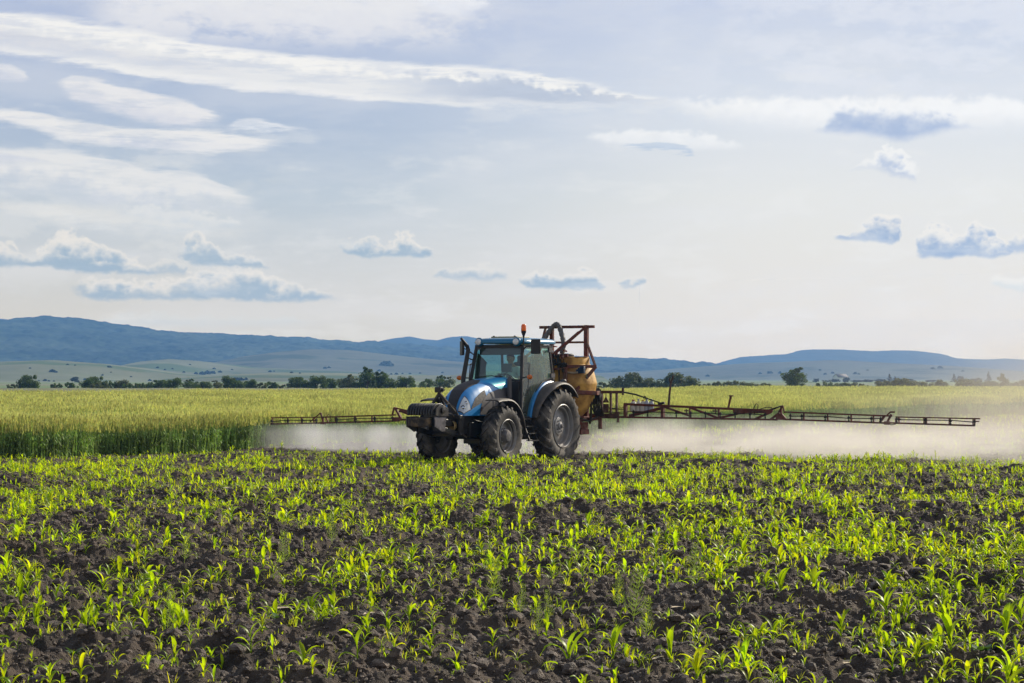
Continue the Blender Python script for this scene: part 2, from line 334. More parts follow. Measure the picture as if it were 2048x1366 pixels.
# ------------------------------------------------------------------ materials
MATS = {}
def mat(name, base, rough=.6, metal=0., var=.15, vscale=6., dust=None, dust_amt=0., bump=0., bscale=40., spec=.4, coat=0., trans=0., tcol=None, island=0., obj=True):
    """Principled paint/metal/leaf with noise-driven variation and an optional patchy layer of dried soil dust."""
    if name in MATS: return MATS[name]
    m = bpy.data.materials.new(name); m.use_nodes = True; t = NT(m.node_tree)
    p = t.n['Principled BSDF']; out = t.n['Material Output']
    tcn = t.n.new('ShaderNodeTexCoord'); vec = tcn.outputs['Object']
    if not obj: vec = t.n.new('ShaderNodeNewGeometry').outputs['Position']
    n1 = t.noise(vec, vscale, 4, .6)
    f = t.mr(n1, .3, .7, 1 - var, 1 + var)
    c = t.mix(1., (*base, 1), t.comb(f, f, f), 'MULTIPLY')
    if island:
        g = t.n.new('ShaderNodeNewGeometry').outputs['Random Per Island']
        hs = t.n.new('ShaderNodeHueSaturation'); t.link(c, hs.inputs['Color'])
        t.link(t.mr(g, 0, 1, .5 - .035 * island, .5 + .03 * island, False), hs.inputs['Hue'])
        g2 = t.math('FRACT', t.math('MULTIPLY', g, 17.3))
        t.link(t.mr(g2, 0, 1, 1 - .35 * island, 1 + .3 * island, False), hs.inputs['Value']); c = hs.outputs[0]
    rsock = rough
    if dust is not None:
        n2 = t.noise(vec, vscale * .7, 5, .65); dm = t.math('MULTIPLY', t.mr(n2, .62 - dust_amt * .35, .9 - dust_amt * .35), min(1, dust_amt + .2))
        c = t.mix(dm, c, (*dust, 1)); rsock = t.mr(dm, 0, 1, rough, .9, False)
    t.link(c, p.inputs['Base Color'])
    t._set(p.inputs['Roughness'], rsock)
    p.inputs['Metallic'].default_value = metal; p.inputs['Specular IOR Level'].default_value = spec
    if coat: p.inputs['Coat Weight'].default_value = coat; p.inputs['Coat Roughness'].default_value = .15
    if bump:
        b = t.n.new('ShaderNodeBump'); b.inputs['Strength'].default_value = bump; b.inputs['Distance'].default_value = .02
        t.link(t.noise(vec, bscale, 4, .6), b.inputs['Height']); t.link(b.outputs[0], p.inputs['Normal'])
    if trans:
        tr = t.n.new('ShaderNodeBsdfTranslucent')
        if tcol: t.link(t.mix(1., c, (*tcol, 1), 'MULTIPLY'), tr.inputs[0])
        else: t.link(c, tr.inputs[0])
        mx = t.n.new('ShaderNodeMixShader'); mx.inputs[0].default_value = trans
        t.link(p.outputs[0], mx.inputs[1]); t.link(tr.outputs[0], mx.inputs[2]); t.link(mx.outputs[0], out.inputs[0])
    MATS[name] = m; return m
SOILD = (.26, .21, .165)
M_soil = mat('soil', (.052, .043, .041), .8, var=.5, vscale=4, bump=.9, bscale=60, spec=.45, obj=False)
M_clod = mat('clod', (.115, .085, .064), .65, var=.6, vscale=14, bump=1., bscale=90, spec=.5, obj=False)
M_maize = mat('maize_leaf', (.23, .36, .016), .38, var=.2, vscale=9, spec=.5, trans=.64, tcol=(2.55, 2.1, .42), island=.75)
M_weed = mat('weed_leaf', (.30, .40, .05), .5, var=.2, vscale=9, spec=.35, trans=.66, tcol=(2.4, 2.0, .5), island=.9)
M_horse = mat('horsetail_green', (.42, .52, .16), .6, var=.2, vscale=9, trans=.5, tcol=(1.8, 1.7, .8))
M_straw = mat('straw', (.50, .42, .30), .8, var=.3, vscale=20)
M_wstem = mat('wheat_stem', (.22, .33, .10), .7, var=.45, vscale=2, spec=.5, trans=.3, tcol=(1.3, 1.4, .6), island=.8, obj=False)
M_whead = mat('wheat_ear', (.52, .53, .22), .6, var=.3, vscale=.35, spec=.3, trans=.42, tcol=(1.35, 1.35, .75), island=.9, obj=False)
M_wfar = mat('wheat_canopy', (.20, .24, .065), .8, var=.45, vscale=1.6, bump=1., bscale=7, obj=False)
# ------------------------------------------------------------------ GROUND (one sheet, fine where the camera looks, out to the hills)
ys = [6.]
while ys[-1] < 5600: ys.append(ys[-1] * (1.0021 if ys[-1] < 75 else 1.006 if ys[-1] < 160 else 1.06))
ys = np.array(ys)
t_in = np.linspace(-.30, .30, 760); t_out = np.concatenate([-np.geomspace(3.5, .31, 26)])
ts = np.concatenate([t_out, t_in, -t_out[::-1]])
GX = ys[:, None] * ts[None, :]; GY = np.repeat(ys[:, None], len(ts), 1)
GZ = ground_h(GX, GY)
nr, nc = GX.shape
Vg = np.stack([GX, GY, GZ], -1).reshape(-1, 3)
ii = (np.arange(nr - 1)[:, None] * nc + np.arange(nc - 1)[None, :]).ravel()
Fg = np.stack([ii, ii + 1, ii + nc + 1, ii + nc], -1)
# back piece, behind and beside the camera
b0 = len(Vg)
back = np.array([[x, y, 0.] for y in (-300, -60, 6) for x in np.linspace(-21, 21, 9) * (1 if y > 0 else 15)])
back[18:, 0] = np.linspace(-21, 21, 9)
Vg = np.concatenate([Vg, back]); jj = np.array([b0 + r * 9 + c for r in range(2) for c in range(8)])
Fg = np.concatenate([Fg, np.stack([jj, jj + 1, jj + 10, jj + 9], -1)])
m = bpy.data.materials.new('field_ground'); m.use_nodes = True; t = NT(m.node_tree); p = t.n['Principled BSDF']
pos = t.n.new('ShaderNodeNewGeometry').outputs['Position']; X_, Y_, Z_ = t.sep(pos)
n1 = t.noise(pos, 3.2, 6, .65); n2 = t.noise(pos, .35, 3, .5)
soil = t.mix(t.mr(n1, .3, .72), (.040, .030, .023, 1), (.165, .122, .090, 1))
soil = t.mix(t.math('MULTIPLY', t.mr(n2, .45, .75), .5), soil, (.125, .095, .075, 1))
ef = t.mix(t.mr(t.noise(t.mapping(pos, sc=(.004, .010, 1)), 1., 4, .6), .35, .65), (.18, .21, .10, 1), (.22, .22, .15, 1))
ef = t.mix(t.mr(t.noise(t.mapping(pos, sc=(.0016, .008, 1)), 1., 3, .5), .48, .53), ef, (.13, .21, .07, 1))
far = t.mr(Y_, 170, 230, smooth=False)
t.link(t.mix(far, soil, ef), p.inputs['Base Color']); p.inputs['Roughness'].default_value = .85; p.inputs['Specular IOR Level'].default_value = .4
bm_ = t.n.new('ShaderNodeBump'); bm_.inputs['Strength'].default_value = 1.; bm_.inputs['Distance'].default_value = .035
t.link(t.math('ADD', t.noise(pos, 26, 6, .7), t.noise(pos, 90, 3, .6)), bm_.inputs['Height']); t.link(bm_.outputs[0], p.inputs['Normal'])
g = np_obj('ground', Vg, Fg, [m], smooth=False); tag(g, kind='structure')
# ------------------------------------------------------------------ HILLS
def hill_mat(name, c1, c2, c3, sc, thr=(.5, .6), bump=.6, streak=1.):
    m = bpy.data.materials.new(name); m.use_nodes = True; t = NT(m.node_tree); p = t.n['Principled BSDF']
    pos = t.n.new('ShaderNodeNewGeometry').outputs['Position']
    a = t.noise(t.mapping(pos, sc=(1, streak, 2)), sc, 5, .6); b = t.noise(pos, sc * 6, 4, .65); d = t.noise(t.mapping(pos, loc=(900, 0, 0), sc=(1, 1, 3)), sc * .7, 2, .5)
    c = t.mix(t.mr(b, .35, .65), (*c1, 1), (*c2, 1)); c = t.mix(t.mr(a, *thr), c, (*c3, 1))
    f = t.mr(d, .3, .7, .8, 1.2); c = t.mix(1., c, t.comb(f, f, f), 'MULTIPLY')
    t.link(c, p.inputs['Base Color']); p.inputs['Roughness'].default_value = .95; p.inputs['Specular IOR Level'].default_value = .1
    return m
def hill(name, sky_px, D, depth_f, depth_b, mat_, rough=0., rs=30., gully=0., gs=300., na=420, nd=60, seed=3, power=1.):
    px = np.linspace(sky_px[0][0], sky_px[-1][0], na); top = np.interp(px, [q[0] for q in sky_px], [q[1] for q in sky_px])
    kk = np.ones(9) / 9; top[4:-4] = np.convolve(top, kk, 'valid')
    tan = (px - 1024) / FPX; zc = CAMH + (HZ - top) / FPX * D
    s = np.concatenate([np.linspace(-1, 0, nd), np.linspace(0, 1, nd // 3)[1:]])
    V_ = np.zeros((len(s), na, 3))
    for i, q in enumerate(s):
        prof = (.5 + .5 * math.cos(PI * q)) ** power
        d = D + q * (depth_f if q < 0 else depth_b)
        x = tan * D * (1 + .15 * q * depth_f / D); y = np.full(na, d)
        z = zc * prof
        z = z + gully * (fbm(x / gs + 5, y / gs, seed, 3) - .5) * (1 - abs(q)) * min(1, abs(q) * 5)
        if rough: z = z + rough * (fbm(x / rs, y / rs, seed + 5, 3) - .6) * min(1., prof * 3)
        V_[i] = np.stack([x, y, z - 3 * (1 - prof)], -1)
    n = na; ii = (np.arange(len(s) - 1)[:, None] * n + np.arange(n - 1)[None, :]).ravel()
    o = np_obj(name, V_.reshape(-1, 3), np.stack([ii, ii + 1, ii + n + 1, ii + n], -1), [mat_], smooth=rough == 0)
    return tag(o, kind='structure')
FOR = hill_mat('forest_hill', (.016, .030, .020), (.045, .070, .040), (.060, .085, .055), .004, (.5, .62))
FOR2 = hill_mat('far_forest_hill', (.03, .045, .03), (.045, .06, .04), (.05, .06, .045), .003)
PAS = hill_mat('pasture_hill', (.165, .18, .095), (.195, .20, .12), (.095, .135, .055), .006, (.52, .60), streak=1.6)
PAS2 = hill_mat('pasture_hill_far', (.12, .13, .09), (.15, .155, .11), (.06, .08, .05), .005, (.55, .62))
hill('mountain_ridge', [(-500, 700), (-200, 655), (-60, 636), (0, 637), (45, 643), (120, 660), (250, 690)], 4900, 500, 400, FOR2, 4, 50, 12, 600)
hill('mountain_ridge', [(640, 720), (700, 700), (750, 684), (790, 677), (820, 673), (850, 679), (875, 681), (900, 674), (935, 672), (970, 679), (1020, 690), (1100, 712), (1180, 740)], 5000, 500, 400, FOR2, 4, 50, 12, 600, seed=11)
hill('forest_hill', [(-500, 655), (-250, 648), (-100, 650), (0, 643), (50, 643), (70, 637), (105, 635), (165, 641), (195, 642), (225, 648), (250, 652), (300, 657), (350, 664), (420, 666), (470, 669), (540, 670), (600, 675), (680, 681), (760, 684), (840, 690), (900, 694), (980, 701), (1060, 708), (1180, 715), (1280, 718), (1350, 724), (1410, 732), (1500, 742), (1600, 757)],
     4000, 1400, 400, FOR, 12, 22, 60, 420, na=900, nd=110, power=.8)
hill('mountain_ridge', [(1340, 757), (1400, 734), (1440, 724), (1480, 714), (1530, 711), (1580, 707), (1605, 700), (1640, 699), (1680, 700), (1745, 703), (1780, 701), (1830, 702), (1870, 707), (1905, 717), (1960, 718), (2020, 717), (2060, 719), (2200, 712), (2400, 700), (2600, 715)],
     4700, 1200, 500, FOR2, 5, 40, 25, 500, na=600, nd=70, seed=21)
hill('forest_hill', [(-400, 690), (-150, 690), (0, 694), (40, 706), (75, 722), (110, 735), (150, 745)], 3300, 500, 400, FOR, 8, 20, 30, 240, seed=31)
hill('pasture_hill', [(250, 757), (380, 745), (440, 728), (500, 712), (560, 703), (620, 698), (700, 700), (760, 707), (830, 715), (900, 722), (980, 729), (1100, 740), (1250, 750)], 2700, 700, 600, PAS2, 0, 20, 12, 260, seed=41)
hill('pasture_hill', [(1040, 757), (1150, 748), (1280, 743), (1350, 738), (1420, 733), (1480, 728), (1560, 725), (1650, 722), (1720, 725), (1800, 728), (1880, 732), (1960, 739), (2060, 746), (2300, 744), (2500, 740)], 2800, 800, 600, PAS2, 0, 20, 10, 300, seed=43)
hill('pasture_hill', [(130, 757), (200, 748), (240, 738), (290, 722), (340, 718), (400, 722), (440, 728), (500, 737), (560, 741), (700, 748), (850, 752)], 2200, 420, 400, PAS, 0, 20, 16, 180, seed=51)
hill('pasture_hill', [(-450, 726), (-200, 724), (0, 727), (60, 724), (120, 722), (170, 726), (230, 730), (300, 740), (360, 748), (430, 752), (520, 757)], 1700, 420, 400, PAS, 0, 20, 14, 160, seed=61)
hill('meadow_rise', [(350, 757), (480, 748), (560, 745), (680, 746), (800, 750), (900, 751), (940, 745), (1000, 742), (1100, 746), (1200, 752)], 1500, 320, 400, PAS, 0, 20, 6, 140, seed=71)
HBM = mat('far_bush_leaf', (.03, .05, .028), .9, var=.3, vscale=.4)
def lump_mesh(name, n, spread, leaf, seed, mats, flat=.6):
    r = np.random.default_rng(seed); V_ = []; F_ = []
    c = r.normal(size=(n, 3)); c /= np.linalg.norm(c, axis=1)[:, None]; c *= (r.random((n, 1)) ** .4); c[:, 2] = np.abs(c[:, 2]); c *= np.array(spread)
    for i, q in enumerate(c):
        a = r.normal(size=3); a /= np.linalg.norm(a); b = np.cross(a, r.normal(size=3)); b /= np.linalg.norm(b); l = leaf * r.uniform(.6, 1.4)
        V_ += [q - a * l, q - b * l * .8, q + a * l, q + b * l * .8]; F_.append([4 * i, 4 * i + 1, 4 * i + 2, 4 * i + 3])
    return np_mesh(name, V_, F_, mats)
hb = [lump_mesh('bush', 90, (5, 5, 4.5), 2.0, s, [HBM]) for s in range(3)]
hbpx = [(105, 741, 1640, 1.3), (112, 742, 1640, .8), (60, 734, 1660, .5), (135, 727, 1700, .6), (150, 728, 1700, .5), (219, 732, 1690, .9), (205, 748, 1560, .7), (222, 742, 1600, .4), (262, 751, 1500, .5),
        (78, 759, 1480, .5), (90, 759, 1480, .9), (98, 760, 1480, .7), (108, 760, 1480, .5), (170, 757, 1500, .8), (178, 757, 1500, .9), (195, 757, 1500, .6), (300, 759, 1480, .9), (310, 761, 1480, 1.0), (318, 762, 1480, .6),
        (315, 733, 2200, .7), (330, 737, 2200, .6), (345, 735, 2200, .5), (368, 742, 2150, .6), (392, 745, 2100, 1.0), (405, 746, 2100, 1.4), (415, 745, 2100, 1.6), (425, 744, 2100, 1.3), (440, 742, 2100, .9), (470, 757, 1500, 1.3), (480, 758, 1500, 1.5), (492, 757, 1500, 1.1),
        (380, 727, 2220, .5), (428, 735, 2200, .7), (464, 737, 2200, .6), (540, 741, 2100, .8), (548, 740, 2100, .5), (583, 743, 2100, .7), (600, 744, 2100, .5), (650, 734, 2650, .8), (658, 733, 2650, .7),
        (765, 728, 2650, 1.6), (772, 727, 2650, 2.0), (780, 729, 2650, 1.8), (758, 739, 2600, .8), (770, 747, 1500, .6), (782, 746, 1500, .7), (793, 746, 1500, .8), (805, 745, 1500, .6), (820, 745, 1500, .6), (840, 744, 1500, .5), (885, 743, 1500, .6),
        (1415, 750, 2500, .9), (1520, 745, 2700, .9), (1540, 744, 2700, 1.1), (1560, 744, 2700, 1.0), (1640, 738, 2750, .6), (1650, 746, 2700, .8), (1665, 744, 2700, .9), (1710, 745, 2700, .9), (1718, 746, 2700, .7), (1865, 735, 2780, .9), (1880, 734, 2780, 1.2), (1735, 738, 2760, .5), (1925, 740, 2760, .6)]
bpy.context.view_layer.update()
_dg = bpy.context.evaluated_depsgraph_get()
for i, (px, py, D, s) in enumerate(hbpx):
    # stand each one on the slope that is seen at that bearing
    d = Vector(((px - 1024) / FPX, 1, (HZ - (py + 3)) / FPX)).normalized()
    hit, loc, *_ = S.ray_cast(_dg, Vector((0, 0, CAMH)) + d * 1200, d)
    if not hit: continue
    o = bpy.data.objects.new('hill_bush', hb[i % 3]); C.objects.link(o); o.location = loc; o.rotation_euler.z = i * 1.3; k = s * loc.y / 2100 * .42; o.scale = (k * 1.25, k, k)
    where = ('on the long pale slope below the highest left ridge' if px < 280 and D > 1550 else 'low on the plain at the foot of the left pasture slope' if px < 280 else 'at the foot of the middle left hill just above the hedgerow' if px < 500 and D < 1550 else
             'on the rounded pasture hill left of the middle' if px < 500 else 'in the dark copse on the slope behind the tallest tree' if 750 < px < 790 and D > 2000 else 'along the field line left of the tractor nose' if 755 < px < 900 else 'on the smooth broad hill between the thicket and the rounded hill' if px < 755 else
             'on the broad hill behind the solitary leafy tree' if px < 1700 else 'on the right shoulder of the broad right-hand hill')
    size = 'small dark' if s < .65 else 'dark rounded' if s < 1.15 else 'large dark'
    tag(o, size + ' bush ' + where, 'bush', 'bushes dotted over the pasture hills')
# ------------------------------------------------------------------ TREES beyond the wheat
LEAF = [mat('tree_leaf', (.070, .115, .030), .6, var=.35, vscale=.9, spec=.3, trans=.3, tcol=(1.5, 1.5, .6), island=.9),
        mat('olive_leaf', (.105, .125, .050), .6, var=.35, vscale=.9, spec=.3, trans=.3, tcol=(1.4, 1.4, .7), island=.9),
        mat('far_tree_leaf', (.035, .050, .035), .8, var=.3, vscale=.6, spec=.2, island=.6)]
BARK = mat('bark', (.09, .07, .055), .9, var=.3, vscale=8, bump=.5)
def crown_mesh(name, w, h, n, seed, leafm, kind):
    """leaf-sized faces on the ends of many limbs: uneven outline, gaps, light and dark clumps"""
    r = np.random.default_rng(seed); nl = {'bush': 26, 'tall': 30, 'low': 20, 'loose': 16, 'cone': 30}[kind]
    cc = []
    for i in range(nl):
        if kind == 'cone':
            z = r.uniform(.08, 1) ; rad = (1 - z) * w * .5 * r.uniform(.3, 1); a = r.uniform(0, 2 * PI); cc.append((rad * math.cos(a), rad * math.sin(a), z * h, .10 * h * (1.25 - z)))
        else:
            a = r.uniform(0, 2 * PI); e = r.uniform(0, 1); z = {'bush': .16, 'tall': .16, 'low': .15, 'loose': .18}[kind] + .72 * e
            lim = math.sqrt(max(.05, 1 - ((z - .42) / .62) ** 2)) * w * .5
            rad = lim * r.uniform(.2, 1.0); cc.append((rad * math.cos(a), rad * math.sin(a), z * h * r.uniform(.85, 1.06), r.uniform(.11, .21) * min(w, h * 1.1)))
    if kind == 'loose' or kind == 'tall':
        for i in range(5): a = r.uniform(0, 6.28); cc.append((r.uniform(0, .25) * w * math.cos(a), r.uniform(0, .25) * w * math.sin(a), h * r.uniform(.9, 1.02), .06 * h))
    cc = np.array(cc); k = r.integers(0, len(cc), n); dirs = r.normal(size=(n, 3)); dirs /= np.linalg.norm(dirs, axis=1)[:, None]
    rr = cc[k, 3][:, None] * (r.random((n, 1)) ** .45) * 1.15; q = cc[k, :3] + dirs * rr; q[:, 2] = np.maximum(q[:, 2], .03 * h)
    a = r.normal(size=(n, 3)); a /= np.linalg.norm(a, axis=1)[:, None]; b = np.cross(a, r.normal(size=(n, 3))); b /= np.linalg.norm(b, axis=1)[:, None]
    l = (.028 * (w + h) / 2 * r.uniform(.6, 1.5, n) + .03)[:, None]
    V_ = np.stack([q - a * l, q - b * l * .55, q + a * l, q + b * l * .55], 1).reshape(-1, 3)
    return np_mesh(name, V_, np.arange(4 * n).reshape(-1, 4), [leafm]), cc
def trunk_mesh(name, cc, h, kind, seed):
    r = random.Random(seed); b = MB(); stems = 1 if kind in ('tall', 'cone') else 4
    for s in range(stems):
        a = r.uniform(0, 6.28); o = .0 if stems == 1 else .12 * h * r.random()
        top = Vector((math.cos(a) * o * 1.6, math.sin(a) * o * 1.6, h * .6))
        b.tube([(math.cos(a) * o * .3, math.sin(a) * o * .3, -.3), (math.cos(a) * o, math.sin(a) * o, h * .25), top], [.035 * h / stems ** .5, .026 * h / stems ** .5, .012 * h], 6)
    for q in cc[:12]:
        b.tube([(0, 0, h * .22), (q[0] * .5, q[1] * .5, (q[2] + h * .25) / 2), tuple(q[:3])], [.014 * h, .009 * h, .004 * h], 5)
    o = b.build(name, BARK, None); me = o.data; bpy.data.objects.remove(o); return me
TP = {}
for kind, w_, h_, n in (('bush', 4.6, 3.4, 4200), ('low', 4.6, 1.9, 2600), ('tall', 3.4, 4.4, 3600), ('loose', 3.6, 3.2, 2200), ('cone', 2.6, 5.2, 1300)):
    for v in range(2):
        for lm in range(3 if kind != 'low' else 2):
            cm, cc = crown_mesh('crown', w_, h_, n, 10 * v + 3 + len(TP), LEAF[lm], kind)
            TP[kind, v, lm] = (cm, trunk_mesh('trunk', cc, h_, kind, v), w_, h_)
def tree(px, top, D, wpx, kind, v, lm, label, cat='bush', group='bushes and trees beyond the wheat field', name=None):
    cm, tm, w_, h_ = TP[kind, v, lm]
    x = (px - 1024) / FPX * D; h = CAMH + (HZ - top) / FPX * D; wd = wpx / FPX * D * 1.22
    o = empty(name or ('tree' if cat == 'tree' else 'bush'), (x, D, 0), v * 2.1 + px * .7, label=label, cat=cat, group=group)
    for nm, me in (('crown', cm), ('trunk', tm)):
        c = bpy.data.objects.new(nm, me); C.objects.link(c); c.parent = o
    o.scale = (wd / w_, wd / w_, h / h_)
TL = [(58, 750, 300, 33, 'bush', 0, 0, 'round dark bush standing alone at the far left beyond the wheat'),
 (30, 768, 340, 26, 'low', 0, 1, 'very low dull shrub at the left edge of the far field'),
 (113, 766, 330, 22, 'low', 0, 0, 'low dark bush between the lone round bush and the hedgerow'),
 (141, 763, 330, 26, 'low', 1, 0, 'low bush just below the pale bluish tree on the left'),
 (175, 756, 320, 26, 'bush', 1, 0, 'first rounded bush of the left hedgerow, wide and dark'),
 (193, 753, 330, 30, 'bush', 0, 0, 'domed bush rising above its neighbours near the hedgerow start'),
 (200, 765, 310, 40, 'low', 1, 1, 'low olive skirt of shrub in front of the domed bush'),
 (220, 761, 330, 28, 'low', 0, 0, 'flat-topped bush right of the domed bush'),
 (244, 758, 330, 26, 'bush', 1, 1, 'olive bush with a rounded crown in the left hedgerow'),
 (262, 766, 320, 30, 'low', 0, 0, 'low dark shrub after the olive bush'),
 (278, 765, 325, 26, 'low', 1, 0, 'low dark shrub where the hedgerow dips'),
 (296, 764, 335, 26, 'low', 0, 0, 'low domed shrub right of the dip in the hedgerow'),
 (322, 760, 330, 30, 'bush', 0, 0, 'broad dark bush left of the tufted tall bush'),
 (346, 756, 320, 34, 'bush', 1, 0, 'tall tufted bush in the middle of the left hedgerow'),
 (378, 759, 325, 30, 'loose', 0, 0, 'loose airy bush with ragged top in the left hedgerow'),
 (404, 763, 330, 34, 'bush', 0, 0, 'wide dark bush with a flat crown'),
 (432, 762, 335, 26, 'loose', 1, 1, 'thin-crowned bush before the paired round trees'),
 (459, 752, 325, 26, 'bush', 1, 0, 'round dark bush, higher of the pair above the hedgerow'),
 (474, 761, 322, 28, 'bush', 0, 0, 'round dark bush, lower of the pair above the hedgerow'),
 (499, 759, 330, 26, 'bush', 1, 0, 'compact round bush right of the pair'),
 (519, 765, 330, 24, 'low', 0, 1, 'small pale-olive shrub beside the compact round bush'),
 (545, 762, 335, 36, 'low', 1, 0, 'wide low dome of shrub with smooth outline'),
 (572, 767, 335, 26, 'low', 0, 1, 'low green shrub left of the big dense thicket'),
 (598, 754, 320, 38, 'bush', 0, 0, 'left half of the big dense thicket, dark and wide'),
 (632, 752, 320, 44, 'bush', 1, 0, 'right half of the big dense thicket, slightly higher'),
 (662, 757, 325, 26, 'bush', 0, 0, 'squat dark bush right of the big thicket'),
 (680, 759, 330, 16, 'loose', 1, 0, 'slim airy bush between two denser bushes'),
 (699, 751, 320, 32, 'tall', 1, 1, 'light green upright bush left of the tallest tree'),
 (720, 762, 320, 26, 'bush', 1, 0, 'dark bush at the foot of the tallest tree'),
 (735, 737, 318, 28, 'tall', 0, 0, 'tallest slender tree of the left row'),
 (757, 746, 320, 34, 'tall', 1, 0, 'pointed tree just right of the tallest slender one'),
 (779, 757, 322, 26, 'bush', 0, 0, 'round bush tucked against the pointed tree'),
 (811, 753, 318, 38, 'bush', 1, 0, 'free-standing broad bush before the gap near the tractor'),
 (845, 763, 325, 20, 'loose', 0, 0, 'small ragged bush in the gap left of the tractor'),
 (856, 759, 322, 20, 'loose', 1, 0, 'thin bush with a few upright twigs left of the tractor'),
 (880, 752, 318, 28, 'loose', 0, 0, 'open feathery bush seen just above the front hitch'),
 (897, 755, 318, 22, 'loose', 1, 1, 'pale feathery bush right behind the tractor nose'),
 (1206, 764, 340, 34, 'low', 0, 1, 'low hazy shrub beside the sprayer tank'),
 (1230, 766, 345, 30, 'low', 1, 1, 'low hazy shrub left of the first big round tree'),
 (1252, 743, 330, 48, 'bush', 0, 1, 'big round tree first to the right of the sprayer', 'tree'),
 (1297, 754, 330, 40, 'bush', 1, 1, 'smaller round tree between the two big round ones', 'tree'),
 (1330, 760, 335, 26, 'loose', 0, 1, 'thin shrub left of the forked boom post'),
 (1364, 743, 330, 52, 'bush', 0, 1, 'big round tree right behind the forked boom post', 'tree'),
 (1400, 767, 345, 40, 'low', 1, 1, 'very low shrub right of the second big round tree'),
 (1436, 763, 340, 34, 'low', 0, 1, 'low hedge-like bush in the middle distance right'),
 (1466, 762, 342, 34, 'low', 1, 1, 'low bush joined to the hedge-like one'),
 (1497, 763, 330, 40, 'bush', 1, 1, 'domed low bush left of the solitary leafy tree'),
 (1530, 766, 345, 40, 'low', 0, 1, 'flat low shrub left of the solitary leafy tree'),
 (1591, 738, 310, 40, 'tall', 0, 0, 'solitary bright leafy tree standing clear on the right', 'tree'),
 (1648, 763, 320, 30, 'low', 0, 0, 'left dome of the low dark pair of bushes'),
 (1680, 764, 322, 48, 'low', 1, 0, 'right dome of the low dark pair of bushes'),
 (1716, 765, 335, 40, 'low', 0, 1, 'low olive shrub after the dark pair'),
 (1765, 762, 335, 44, 'low', 1, 1, 'broad low olive bush before the large hazy dome'),
 (1812, 755, 330, 50, 'bush', 0, 1, 'large hazy domed bush on the right'),
 (1845, 762, 332, 40, 'bush', 1, 1, 'sloping right shoulder bush of the large hazy dome'),
 (1884, 758, 335, 22, 'bush', 0, 1, 'narrow hazy bush standing between the wide ones'),
 (1935, 756, 330, 52, 'bush', 1, 1, 'wide hazy bush left of the slim upright tree'),
 (1970, 761, 332, 40, 'bush', 0, 1, 'rounded hazy bush under the slim upright tree'),
 (2005, 749, 330, 18, 'tall', 1, 1, 'slim upright hazy tree near the right end', 'tree'),
 (2042, 758, 330, 36, 'bush', 0, 1, 'hazy bush cut by the right border of the view'),
 ]
for q in TL: tree(*q[:7], q[7], q[8] if len(q) > 8 else 'bush')
FT = [(150, 754, 900, 14, 'tall', 0, 2, 'bluish lone tree on the plain behind the left hedgerow', 'tree'),
 (1623, 764, 1000, 10, 'bush', 1, 2, 'tiny blue-grey tree left of the little white house', 'tree'), (1633, 757, 1000, 12, 'bush', 0, 2, 'blue-grey tree nearest the left of the little white house', 'tree'),
 (1670, 758, 1050, 16, 'bush', 1, 2, 'blue-grey tree touching the little white house', 'tree'), (1655, 760, 1050, 20, 'low', 1, 1, 'low blue-grey copse left of the little white house', 'bush'),
 (1694, 755, 1000, 16, 'bush', 0, 2, 'round blue-grey tree right of the little white house', 'tree'), (1715, 760, 1050, 26, 'bush', 1, 2, 'long low blue-grey copse right of the little white house', 'bush'),
 (1738, 759, 1050, 24, 'bush', 0, 2, 'blue-grey copse with a level top on the right plain', 'bush'), (1760, 758, 1080, 20, 'bush', 1, 2, 'blue-grey copse left of the paired conifer tops', 'bush'),
 (1779, 748, 1000, 12, 'cone', 0, 2, 'dark conifer, left one of the far pair', 'tree'), (1790, 753, 1000, 12, 'cone', 1, 2, 'dark conifer, lower right one of the far pair', 'tree'),
 (1820, 758, 1050, 20, 'bush', 0, 2, 'faint copse behind the large hazy dome', 'bush'), (1908, 748, 1000, 12, 'cone', 0, 2, 'dark pointed conifer above the far copse', 'tree'), (1921, 752, 1000, 12, 'bush', 1, 2, 'round tree next to the dark pointed conifer', 'tree'),
 (1977, 743, 1000, 13, 'cone', 1, 2, 'tallest thin conifer on the right skyline of the plain', 'tree'), (1950, 756, 1050, 22, 'bush', 1, 2, 'faint copse left of the tallest thin conifer', 'bush'), (1865, 760, 1080, 26, 'bush', 0, 2, 'faint low copse in the haze on the right plain', 'bush')]
for q in FT: tree(*q[:7], q[7], q[8], 'distant trees on the plain')
# little house
hx, hd = (1681 - 1024) / FPX * 1150, 1150
ho = empty('house', (hx, hd, 0), .5, label='tiny white gabled house among blue-grey trees on the right', cat='house')
b = MB(); b.box((0, 0, 1.4), (7, 5, 2.8)); b.prism([(-2.5, 2.8), (2.5, 2.8), (0, 4.4)], 'x', -3.5, 3.5); b.build('wall', mat('white_wall', (.75, .74, .70), .8), ho)
b = MB(); b.add([(-3.8, -2.8, 2.62), (3.8, -2.8, 2.62), (3.8, 0, 4.55), (-3.8, 0, 4.55), (3.8, 2.8, 2.62), (-3.8, 2.8, 2.62)], [(0, 1, 2, 3), (3, 2, 4, 5)]); b.build('roof', mat('roof_tile', (.22, .20, .20), .8), ho, solid=.15)
